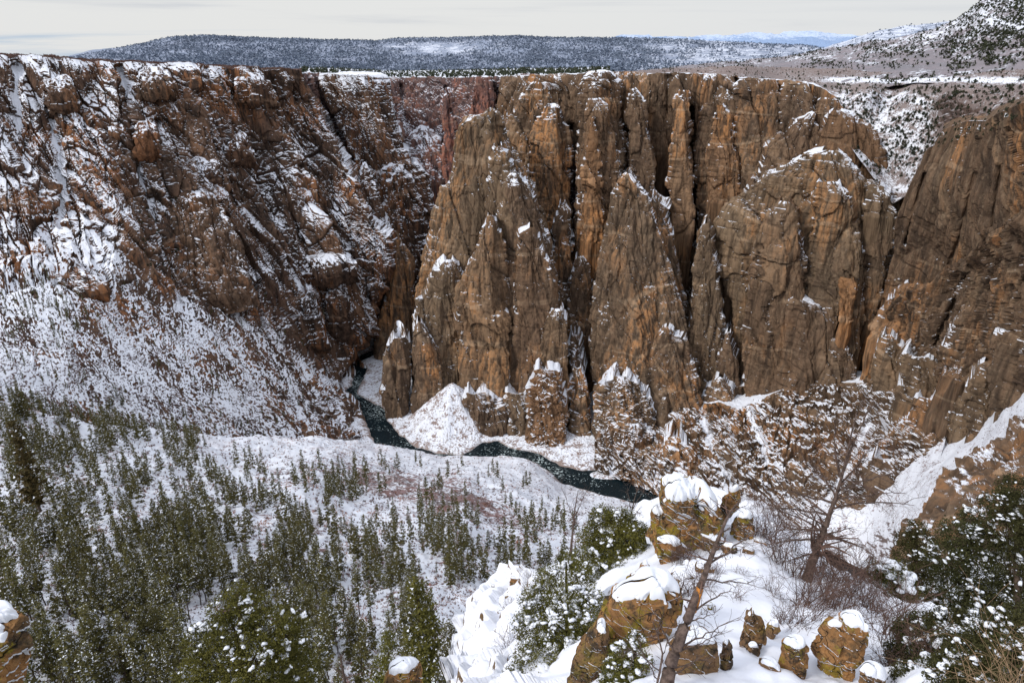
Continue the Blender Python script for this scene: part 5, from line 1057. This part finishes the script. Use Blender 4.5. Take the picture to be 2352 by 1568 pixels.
# ---------------------------------------------------------------- dead trunks and twigs
def branchy(root, dirv, L, r0, r, depth, out, curl=.25, sides=4, split=3, gravity=-.05, minr=.003, taper=.65):
    n = 6; pts = [np.array(root, float)]; d = np.array(dirv, float); d /= np.linalg.norm(d)
    for k in range(n):
        d = d + r.normal(size=3) * curl * .5; d[2] += gravity; d /= np.linalg.norm(d); pts.append(pts[-1] + d * L / n)
    rad = np.linspace(r0, max(minr, r0 * .35), n + 1); out.append(tube(pts, rad, sides if r0 > .012 else 3))
    if depth > 0:
        for k in range(split):
            i = r.integers(1, n + 1); dd = (pts[i] - pts[i - 1]); dd /= np.linalg.norm(dd); dd = dd + r.normal(size=3) * .75
            branchy(pts[i], dd, L * taper * r.uniform(.6, 1.1), max(minr, rad[i] * .6), r, depth - 1, out, curl, sides, split, gravity, minr, taper)
def snag(name, label, path, Y0, Y1, radpx, limbs, seed, twig_depth=2, n_side=0, side_range=(.4, 1.), sidelen=1.2, mat=None, gravity=-.04):
    r = np.random.default_rng(seed); p = np.array(path, float); Ys = np.linspace(Y0, Y1, len(p)); W = at(p[:, 0], p[:, 1], Ys)
    sl = np.linalg.norm(W, axis=1); rad = np.interp(np.arange(len(p)), np.arange(len(radpx)) * (len(p) - 1) / (len(radpx) - 1), radpx) * sl / FOC
    tt = np.linspace(0, len(p) - 1, 40); Wt = np.stack([np.interp(tt, np.arange(len(p)), W[:, a]) for a in range(3)], 1); rt_ = np.interp(tt, np.arange(len(p)), rad)
    Wt[:, :2] += .02 * np.stack([pn(tt, seed, 0.), pn(tt, seed, 5.)], 1)
    e = empty(name, Wt[0]); tag(e, label, 'dead tree')
    V, F = tube(Wt, rt_ * (1 + .12 * pn(tt * 3, seed, 1.)), 10); V += .15 * rt_.mean() * pn(V[:, 0] * 14, V[:, 1] * 14, V[:, 2] * 5)[:, None]
    mesh_np('trunk', V - Wt[0], F, mat or M_DEAD, True, parent=e)
    for (i0, tip, rpx) in limbs:
        out = []; a = Wt[int(i0 * 39)]; b = at(tip[0], tip[1], tip[2]); m1 = (a + b) / 2 + r.normal(size=3) * .12 * np.linalg.norm(b - a) * .5
        ts = np.linspace(0, 1, 9)[:, None]; pts = (1 - ts) ** 2 * a + 2 * ts * (1 - ts) * m1 + ts ** 2 * b; pts[1:-1] += r.normal(size=(7, 3)) * .02
        r_ = rpx * np.linalg.norm(a) / FOC; out.append(tube(pts, np.linspace(r_, r_ * .25, 9), 5)); L = np.linalg.norm(b - a)
        for k in range(7):
            i = r.integers(2, 9); d = pts[i] - pts[i - 1]; d = d / np.linalg.norm(d) + r.normal(size=3) * .6
            branchy(pts[i], d, L * r.uniform(.15, .4), r_ * .35, r, twig_depth - 1, out, gravity=gravity)
        V, F = merge(out); mesh_np('branch', V - Wt[0], F, mat or M_DEAD, True, parent=e)
    if n_side:
        out = []
        for k in range(n_side):
            i = int(r.uniform(*side_range) * 39); a = r.random() * 6.28
            branchy(Wt[i], (math.cos(a), math.sin(a) * .7, r.uniform(-.1, .9)), sidelen * r.uniform(.4, 1.1), .35 * rt_[i] + .006, r, twig_depth, out, gravity=gravity, split=3)
        V, F = merge(out); mesh_np('twigs', V - Wt[0], F, M_TWIG, True, parent=e)
    return e
snag('dead_tree', 'thin bare dead trunk leaning right across the snowy knoll, split at its orange scar', [(1522,1610),(1537,1540),(1553,1491),(1576,1427),(1592,1385),(1608,1346),(1624,1304),(1640,1262),(1659,1214),(1679,1172),(1702,1144)], 10.0, 11.6, [16,13.5,12,10.5,8.5,7.5,6,5,3.5,2.4,1.2],
 [(.62,(1752,1204,11.6),2.6),(.66,(1700,1262,11.0),2.4),(.55,(1735,1345,11.2),2.4),(.36,(1680,1349,10.9),2.6),(.30,(1640,1410,10.4),2),(.22,(1668,1430,10.6),2.6),(.18,(1650,1452,10.5),2.2),(.1,(1620,1500,10.2),2),(.2,(1500,1400,10.3),2.4),(.68,(1598,1190,11.4),2),(.8,(1715,1215,11.7),1.8),(.47,(1590,1330,11.),1.6),(.12,(1670,1500,10.3),1.8)], 5, n_side=10, side_range=(.1,.95), sidelen=.5)
sn_a = [o_ for o_ in C.objects if o_.name.startswith('dead_tree')][-1]
q_ = at(np.array([1590.,1596,1602,1608]), np.array([1402.,1385,1366,1348]), np.array([10.68,10.7,10.73,10.76])); V, F = tube(q_, np.array([9.5, 10.0, 9.0, 7.6]) * 13.9 / FOC, 9); mesh_np('torn_wood', V - np.array(sn_a.location), F, flat_material('torn_orange_wood', (.42, .17, .04), .8, .5, 14.0), True, parent=sn_a)
snag('dead_tree', 'twisted dead pine snag with a thicket of bare limbs above the river corner', [(1838,1385),(1846,1352),(1856,1320),(1866,1288),(1874,1266),(1882,1246),(1890,1225),(1898,1204),(1911,1165),(1924,1127),(1936,1085),(1948,1035),(1958,985),(1968,945),(1988,915)], 19.0, 20.5, [13,11.5,10,9,8,7.2,6.4,5.6,4.2,3.2,2.4,1.9,1.5,1.1,.7],
 [(.70,(1917,972,20.3),3),(.72,(1998,936,20.6),3),(.66,(2055,1085,20.2),3),(.62,(2050,1130,19.8),2.6),(.6,(1790,1120,20.0),2.8),(.55,(1762,1165,20.2),2.6),(.48,(1800,1215,19.6),3),(.45,(1975,1255,19.2),3),(.40,(1765,1250,19.2),2.8),(.36,(1960,1320,19.4),2.4),(.58,(2100,1160,20.4),2.4),(.64,(1850,1060,20.6),2.4),(.68,(1990,1040,20.6),2.4),(.5,(1815,1150,19.8),2.2),(.42,(1960,1210,19.4),2.4),(.30,(1800,1290,19.2),2.4)], 9, twig_depth=3, n_side=34, side_range=(.25,.85), sidelen=1.5)
snag('dead_tree', 'small bare grey tree standing at the left shoulder of the knoll', [(1310,1275),(1314,1235),(1318,1195),(1322,1160),(1328,1125)], 40, 41, [3,2.4,1.6,1,.5], [(.5,(1290,1120,41),1),(.55,(1345,1130,41),1),(.4,(1335,1150,41),1)], 12, n_side=14, side_range=(.35,1), sidelen=1.1)
snag('dead_tree', 'snow-coated bare sapling in front of the outcrop edge', [(1432,1230),(1442,1205),(1450,1180),(1456,1150),(1466,1118)], 27, 27.5, [3,2.4,1.6,1,.5], [(.5,(1440,1115,27.5),1),(.6,(1480,1120,27.6),1),(.4,(1475,1160,27.4),1)], 14, n_side=9, side_range=(.35,1), sidelen=.8)
snag('dead_tree', 'white-barked dead conifer standing in the snowy clearing below', [(778,1345),(781,1310),(783,1275),(784,1240)], 205, 206, [2.6,1.8,1,.4], [(.4,(760,1300,205),.8),(.5,(800,1285,205),.8)], 15, n_side=26, side_range=(.15,.95), sidelen=3.2, mat=M_SNOWP)
snag('dead_tree', 'snow-dusted dead conifer with drooping arms in the lower clearing', [(822,1500),(820,1460),(817,1420),(815,1380)], 112, 112, [2.4,1.8,1.2,.4], [(.4,(800,1440,112),.8),(.3,(845,1450,112),.8)], 16, n_side=34, side_range=(.1,.95), sidelen=2.2, mat=M_SNOWP)
snag('dead_tree', 'dark bare crooked stem at the bottom edge of the lower clearing', [(795,1600),(792,1560),(786,1530),(782,1500)], 60, 60, [4,3,2,1], [(.4,(830,1545,60),1.6),(.5,(760,1530,60),1.6)], 17, n_side=6, side_range=(.3,.95), sidelen=1.5)
# pale sticks low in front of the boulder
snag('fallen_branch', 'pale crooked dead branch rising in front of the ochre boulder', [(1500,1600),(1515,1545),(1522,1500),(1510,1455),(1498,1425)], 9.5, 9.8, [2.6,2.2,1.8,1.4,.8], [(.3,(1425,1475,9.7),1.6),(.5,(1560,1440,9.8),1.4),(.2,(1455,1450,9.6),1.5)], 19, n_side=6, sidelen=.4)

def shrub_mesh(seed, n=16, L=1.0, depth=2, r0=.011, spread=.8, split=3):
    r = np.random.default_rng(seed); out = []
    for k in range(n):
        a = r.random() * 6.28; branchy((r.normal() * .12, r.normal() * .12, -.05), (math.cos(a) * spread * r.random(), math.sin(a) * spread * r.random(), 1), L * r.uniform(.5, 1), r0, r, depth, out, curl=.3, sides=3, split=split, gravity=0, minr=.0035)
    V, F = merge(out); o = mesh_np('twigs', V, F, M_TWIG, True); me = o.data; bpy.data.objects.remove(o); return me
shr = [shrub_mesh(300 + i) for i in range(4)]
for k, (x, y, h) in enumerate([(1770,1250,1.7),(1800,1230,1.5),(1745,1240,1.4),(1785,1290,1.6),(1820,1330,1.8),(1850,1400,1.9),(1890,1380,1.9),(1920,1400,1.7),(1870,1330,1.7),(1905,1345,1.6),(1800,1440,1.1),(1830,1455,1.2),(1860,1450,1.1),(1940,1430,1.5),(1560,1370,1.0),(1590,1365,1.1),(1620,1355,.9),(1575,1285,1.1),(1550,1290,1.0),(1690,1380,.7),(1765,1375,.9),(1740,1180,1.4),(1715,1170,1.2),(1790,1200,1.4),(2020,1470,1.3),(2050,1500,1.4),(2090,1520,1.3),(2010,1420,1.4),(2060,1430,1.5),(2130,1530,1.2),(1990,1400,1.4),(1960,1380,1.5),(1970,1350,1.6),(2035,1540,1.0),(1168,1408,1.2),(1225,1370,1.3),(1170,1500,1.0),(1215,1345,1.2),(1640,1330,.8),(1700,1330,.6)]):
    p = at(x, y, float(tG(x, y))); o_ = bpy.data.objects.new('bare_shrub', shr[k % 4]); C.objects.link(o_); o_.location = [float(v) for v in p]; o_.scale = (h * .9, h * .9, h); o_.rotation_euler = (0, 0, float(fr.random() * 6.28))
    tag(o_, 'leafless reddish-brown shrub growing out of the snowy knoll', 'shrub', 'leafless shrubs on the snowy knoll')

# ---------------------------------------------------------------- leafy trees near the overlook
_ico = None
def pads(C_, S_, r):
    """lumps of snow: flattened low domes"""
    a = np.linspace(0, 2 * math.pi, 7)[:-1]; ring = np.stack([np.cos(a), np.sin(a), 0 * a], 1)
    base = np.concatenate([ring, ring * .62 + [0, 0, .42], [[0, 0, .58]], ring * .6 + [0, 0, -.22]]); F = []
    for k in range(6):
        l = (k + 1) % 6; F += [(k, l, 6 + l), (k, 6 + l, 6 + k), (6 + k, 6 + l, 12), (l, k, 13 + k), (l, 13 + k, 13 + l)]
    F = np.array(F); n = len(C_); V = base[None] * (1 + .22 * r.normal(size=(n, 19, 1))); ang = r.random(n) * 6.28
    s = S_[:, None]; ex = r.uniform(.6, 1.7, (n, 1)); X = V[..., 0] * s * ex; Y_ = V[..., 1] * s; ca, sa = np.cos(ang)[:, None], np.sin(ang)[:, None]
    W = np.stack([X * ca - Y_ * sa, X * sa + Y_ * ca, V[..., 2] * s * .9 + (X * .25 * r.normal(size=(n, 1)))], -1) + C_[:, None]
    return W.reshape(-1, 3), (F[None] + (np.arange(n) * 19)[:, None, None]).reshape(-1, 3)
def leafy(name, label, cat, base, lumps, nleaf, leaf, snow_n, snow_s, seed, mat=None, trunk_px=9, limbs=True, mats=None, patchy=.5):
    r = np.random.default_rng(seed); b = at(*base); e = empty(name, b); tag(e, label, cat)
    nleaf = int(nleaf * 1.7); leaf = leaf * .92
    Cs = np.array([at(x, y, Y) for (x, y, Y, rp) in lumps]); R = np.array([rp * np.linalg.norm(c) / FOC for (x, y, Y, rp), c in zip(lumps, Cs)])
    out = []; top = Cs[np.argmax(Cs[:, 2])]; tr = trunk_px * np.linalg.norm(b) / FOC
    ts = np.linspace(0, 1, 8)[:, None]; tp = b * (1 - ts) + top * ts; tp[1:-1, :2] += r.normal(size=(6, 2)) * .05; 
    V, F = tube(tp, np.linspace(tr, tr * .2, 8), 8); mesh_np('trunk', V - b, F, M_BARK, True, parent=e)
    for c, rr in zip(Cs, R):
        i = min(7, max(1, int(7 * np.clip((c[2] - b[2]) / (top[2] - b[2] + 1e-6) - .15, .1, .95)))); a = tp[i]
        m1 = (a + c) / 2 + [0, 0, -.1 * rr]; q = (1 - ts) ** 2 * a + 2 * ts * (1 - ts) * m1 + ts ** 2 * c; out.append(tube(q, np.linspace(tr * .4, tr * .08, 8), 4))
        for k in range(7):
            d = r.normal(size=3); d /= np.linalg.norm(d); j = r.integers(4, 8); out.append(tube([q[j], q[j] + d * rr * .5, q[j] + d * rr * .9 + [0, 0, .05 * rr]], [tr * .12, tr * .07, .003], 3))
    V, F = merge(out); mesh_np('branches', V - b, F, M_BARK, True, parent=e)
    w_ = R ** 2; w_ = w_ / w_.sum()
    k = r.choice(len(Cs), size=nleaf, p=w_); d = r.normal(size=(nleaf, 3)); d /= np.linalg.norm(d, axis=1)[:, None]
    rad = (.35 + .65 * r.random(nleaf) ** .55); c = Cs[k] + d * (R[k] * rad)[:, None] * [1, 1, .85]
    keep = fbm(c[:, 0] / (R.mean() * .45) + seed, c[:, 1] / (R.mean() * .45), c[:, 2] / (R.mean() * .45), 2) > -.22
    c = c[keep]; kk = k[keep]
    # sprays: several leaves per tip
    m_ = 4; cc = np.repeat(c, m_, 0) + r.normal(size=(len(c) * m_, 3)) * leaf * 1.1
    V, F = rand_tris(cc, leaf * (.6 + .8 * r.random(len(cc))), r, .9); mesh_np('crown', V - b, F, mat or M_JUN, False, parent=e)
    up = (c[:, 2] - Cs[kk][:, 2]) / R[kk]; pr = np.clip(.18 + up, .02, 1.2) ** 1.2 * np.clip(.6 + patchy * 2.0 * fbm(c[:, 0] / (R.mean() * .7), c[:, 1] / (R.mean() * .7), c[:, 2] / (R.mean() * .7), 2), .05, 2); pr /= pr.sum()
    ncl = max(8, snow_n // 14); cl = r.choice(len(c), size=ncl, p=pr); s = []
    for q_ in cl:
        dd = np.linalg.norm((c - c[q_]) * [1, 1, 1.8], axis=1); m_2 = int(r.integers(3, 11)); near = np.argpartition(dd, m_2 * 3)[:m_2 * 3]; s.append(r.choice(near, m_2, replace=False))
    s = np.unique(np.concatenate(s + [r.choice(len(c), size=snow_n // 5, replace=False, p=pr)]))
    V, F = pads(c[s] + [0, 0, leaf * .5], snow_s * (.26 + r.random(len(s)) ** 2.2 * 1.0), r); o_ = mesh_np('snow_load', V - b, F, M_SNOWP, True, parent=e); o_['kind'] = 'stuff'
    return e
# bottom-left juniper
leafy('juniper_tree', 'big dark juniper with white snow clots rising from the bottom edge left of centre', 'juniper', (575,1800,11.5), [(545,1360,13,26),(520,1400,13,40),(580,1395,13,42),(540,1450,12.8,60),(625,1440,12.8,52),(470,1470,13,42),(660,1475,12.8,42),(690,1430,13,20),(500,1530,12.5,70),(590,1520,12.3,75),(670,1540,12.5,55),(450,1560,12.6,50),(560,1610,12,80),(690,1600,12.4,50)], 15000, .040, 760, .062, 21)
# three-part juniper mass left of the boulder
leafy('juniper_tree', 'olive juniper with snow on its left side standing against the lichen outcrop', 'juniper', (1420,1440,24), [(1385,1190,26,34),(1425,1200,25.5,38),(1365,1235,25.5,40),(1445,1235,25,48),(1400,1265,25,54),(1460,1285,24.0,40),(1420,1325,23.5,60),(1385,1385,22,50),(1460,1350,22,38),(1465,1225,24.5,30),(1345,1290,24,36)], 11000, .062, 560, .10, 22)
leafy('juniper_tree', 'wide snow-covered juniper filling the gap between the left outcrop and the great boulder', 'juniper', (1300,1700,16), [(1300,1290,20,26),(1260,1330,19.5,34),(1330,1320,19.5,34),(1230,1380,19,38),(1300,1380,18.5,48),(1360,1380,18.5,32),(1220,1440,18,44),(1290,1450,17.5,56),(1350,1440,17.5,40),(1240,1510,16.8,54),(1310,1520,16.4,56),(1200,1560,16.5,44),(1270,1590,16,60),(1360,1500,16.5,30)], 13000, .048, 1500, .085, 23, patchy=.8)
leafy('juniper_tree', 'little snow-spotted juniper growing in front of the great ochre boulder', 'juniper', (1440,1640,11), [(1425,1500,11.6,26),(1460,1470,11.8,22),(1415,1540,11.3,32),(1450,1560,11.2,32),(1480,1520,11.4,20),(1400,1580,11,30)], 3400, .034, 330, .06, 24)
leafy('juniper_tree', 'rounded evergreen bush bent under a thick hood of snow right of the snag', 'juniper', (2050,1470,21), [(2010,1310,22,24),(2050,1320,21.8,34),(2075,1360,21.4,34),(2030,1370,21.4,40),(2055,1410,21,40),(2000,1390,21.4,28)], 5200, .052, 420, .20, 25)
leafy('juniper_tree', 'snowy undergrowth juniper between the snag and the hooded bush', 'juniper', (1985,1440,21), [(1965,1360,21.6,22),(1985,1400,21,26),(1945,1390,21,20)], 1800, .05, 260, .09, 26)
M_JD = foliage_material('dark_juniper_foliage', (.020, .022, .010), (.070, .070, .024))
leafy('juniper_tree', 'open-crowned dark evergreen rising over the talus behind the hooded bush', 'juniper', (2110,1480,30), [(2105,1215,33,22),(2080,1235,33,22),(2120,1250,32.5,30),(2090,1280,32,34),(2130,1300,32,34),(2110,1350,31.5,46),(2150,1380,31,40),(2120,1430,30.5,46)], 6000, .075, 330, .10, 27, mat=M_JD)
leafy('juniper_tree', 'tall dark evergreen with snow-lined limbs against the right-hand slope', 'juniper', (2200,1620,22), [(2230,1190,27,24),(2200,1230,26,40),(2250,1240,26,40),(2180,1290,25,46),(2240,1310,25,50),(2200,1370,24,52),(2260,1390,24,46),(2180,1440,23,52),(2240,1460,23,50),(2150,1500,22,46),(2210,1530,22,52)], 10500, .068, 800, .10, 28, mat=M_JD)
leafy('juniper_tree', 'dark evergreen crowding the right edge of the view', 'juniper', (2340,1600,21), [(2330,1120,27,30),(2300,1160,26.5,36),(2360,1180,26,46),(2310,1220,25.5,46),(2370,1270,25,50),(2320,1300,25,46),(2300,1370,24,44),(2360,1390,24,54),(2320,1450,23,50),(2380,1490,22,54)], 10500, .070, 620, .10, 29, mat=M_JD)
leafy('juniper_tree', 'low snow-laden evergreen thicket at the foot of the right-hand trees', 'juniper', (2200,1720,9), [(2180,1440,12.6,40),(2200,1490,11.6,40),(2240,1450,12.2,40),(2220,1540,10.6,44),(2180,1590,10.2,44),(2270,1500,10.8,44)], 6500, .045, 800, .075, 30, mat=M_JD)
# bright conifer in the middle foreground
def big_conifer(label, base, hpx, R, seed, n=9000, size=.017, snow=.10, bare=.06, mat=None):
    b = at(*base); sl = np.linalg.norm(b); f_ = b[1] * cp - b[2] * sp
    lo, hi = 1.0, 60.0
    for _ in range(30):
        h = (lo + hi) / 2; _, yy = pix(b + [0, 0, h]); 
        if base[1] - yy < hpx: lo = h
        else: hi = h
    e = empty('conifer_tree', b); tag(e, label, 'conifer'); V, F, mi = conifer_data(seed, R=R, bare=bare, n=n, size=size, snow=snow, ragged=.4)
    mesh_np('crown', V * h, F, [mat or M_JUN, M_SNOWP], False, mi=mi, parent=e)
    V, F = tube([(0,0,-.05*h),(0,0,.5*h),(0,0,.95*h)], [.014*h,.009*h,.003*h], 7); mesh_np('trunk', V, F, M_BARK, True, parent=e); return e
big_conifer('bright green pointed conifer at the bottom centre beside the left outcrop', (980,1680,46), 345, .20, 61)
big_conifer('shorter bushy conifer just left of the bright green one', (905,1640,50), 190, .24, 62, n=6000)
big_conifer('dark snowy conifer squeezed between the bright green one and the left outcrop', (1045,1640,40), 210, .2, 63, n=6000, snow=.3, mat=M_FIR)
big_conifer('rusty old conifer standing dark against the upper left forest', (90,1165,190), 200, .17, 64, n=2600, size=.03, snow=.04, mat=foliage_material('rusty_needles', (.030, .028, .010), (.11, .075, .03)))
big_conifer('lone dense conifer in the lower clearing right of the dead trees', (1035,1345,172), 72, .19, 65, n=1500, size=.04, snow=.04, mat=M_FIR)
# blurred twigs at the lower right corner
r_ = np.random.default_rng(71); out = []
for k in range(26):
    b = at(2225 + 180 * r_.random(), 1680, 5.0 + r_.random() * 1.2); branchy(b, (r_.normal() * .35 - .1, r_.normal() * .3, 1), 1.25 * r_.uniform(.6, 1.1), .009, r_, 2, out, curl=.25, sides=4, split=3, gravity=0, minr=.002)
V, F = merge(out); o0 = at(2300, 1680, 5.5); o_ = mesh_np('bare_shrub', V, F, M_TWIGT, True, origin=o0); tag(o_, 'tan twiggy shrub close by in the lower right corner', 'shrub')
leafy('juniper_tree', 'dense dark evergreen in the near right corner, limbs loaded with snow', 'juniper', (2330,1800,7.5), [(2330,1450,9.6,50),(2280,1480,9.5,46),(2230,1520,9.2,46),(2340,1530,8.8,56),(2180,1550,9.2,40),(2270,1580,8.8,56),(2380,1580,8.6,56)], 9000, .040, 700, .06, 31, mat=M_JD)
leafy('juniper_tree', 'snow-dusted dark shrubby evergreen right of the thumb-like boulder', 'juniper', (2110,1700,9.5), [(2080,1450,13.2,26),(2120,1440,13.2,32),(2065,1500,12.2,26),(2110,1500,12,34),(2150,1470,12.4,36),(2090,1555,11,32),(2150,1545,11,36)], 6500, .042, 620, .06, 32, mat=M_JD)
# ================================================================ camera, light, sky
cam = bpy.data.objects.new('camera', bpy.data.cameras.new('camera')); C.objects.link(cam)
cam.data.sensor_fit = 'HORIZONTAL'; cam.data.sensor_width = 36; cam.data.lens = 36 * FOC / 2352
cam.data.clip_start = 0.2; cam.data.clip_end = 80000
cam.rotation_euler = (math.pi / 2 - PITCH, 0, 0)
sc.camera = cam
sc.render.resolution_x = 1024; sc.render.resolution_y = 682
EL, AZ = math.radians(41), math.radians(244)      # AZ: compass from +Y clockwise -> behind and a little left of the viewer
sun = bpy.data.objects.new('sun', bpy.data.lights.new('sun', 'SUN')); C.objects.link(sun)
sun.data.energy = SUN_E; sun.data.angle = math.radians(14); sun.data.color = (1, 0.96, 0.9)
dsun = Vector((math.sin(AZ) * math.cos(EL), math.cos(AZ) * math.cos(EL), math.sin(EL)))
sun.rotation_euler = dsun.to_track_quat('Z', 'Y').to_euler()
w = bpy.data.worlds.new('World'); sc.world = w; w.use_nodes = True; w.node_tree.nodes.clear(); N = NT(w.node_tree)
tc = N.n('ShaderNodeTexCoord')
sky = N.n('ShaderNodeTexSky', sky_type='NISHITA', sun_disc=False, sun_elevation=EL, sun_rotation=AZ, air_density=1.0, dust_density=1.5, ozone_density=1.0)
bg1 = N.n('ShaderNodeBackground', inp={'Color': sky.outputs[0], 'Strength': 0.06})
sep = N.n('ShaderNodeSeparateXYZ', inp={0: tc.outputs['Generated']})
el = sep.outputs[2]
band = N.noise(N.scale(tc.outputs['Generated'], (1.0, 1.0, 22)), 1.5, 6, 0.6, 0.5)
k = N.math('ADD', el, N.math('MULTIPLY', N.math('SUBTRACT', band, 0.5), 0.20))
c = N.mix(N.mapr(k, -0.01, 0.03), (0.52, 0.64, 0.78), (0.86, 0.865, 0.86))
c = N.mix(N.mapr(k, 0.05, 0.12), c, (0.62, 0.65, 0.71))
c = N.mix(N.math('MULTIPLY', N.mapr(sep.outputs[0], -0.1, 0.55), 0.6), c, (0.80, 0.82, 0.845))
c = N.mix(N.mapr(el, 0.16, 0.75), c, (1.25, 1.32, 1.48))
c = N.mix(N.mapr(el, -0.02, -0.08), c, (0.16, 0.15, 0.145))
bg2 = N.n('ShaderNodeBackground', inp={'Color': c, 'Strength': SKY_E})
mx = N.n('ShaderNodeMixShader', inp={0: 0.9, 1: bg1.outputs[0], 2: bg2.outputs[0]})
N.n('ShaderNodeOutputWorld', inp={0: mx.outputs[0]})
sc.view_settings.view_transform = 'Standard'; sc.view_settings.look = 'None'; sc.view_settings.exposure = 0
sc.render.engine = 'CYCLES'; sc.cycles.use_denoising = True; sc.cycles.max_bounces = 5; sc.cycles.diffuse_bounces = 3
sc.cycles.use_adaptive_sampling = True; sc.cycles.adaptive_threshold = 0.02
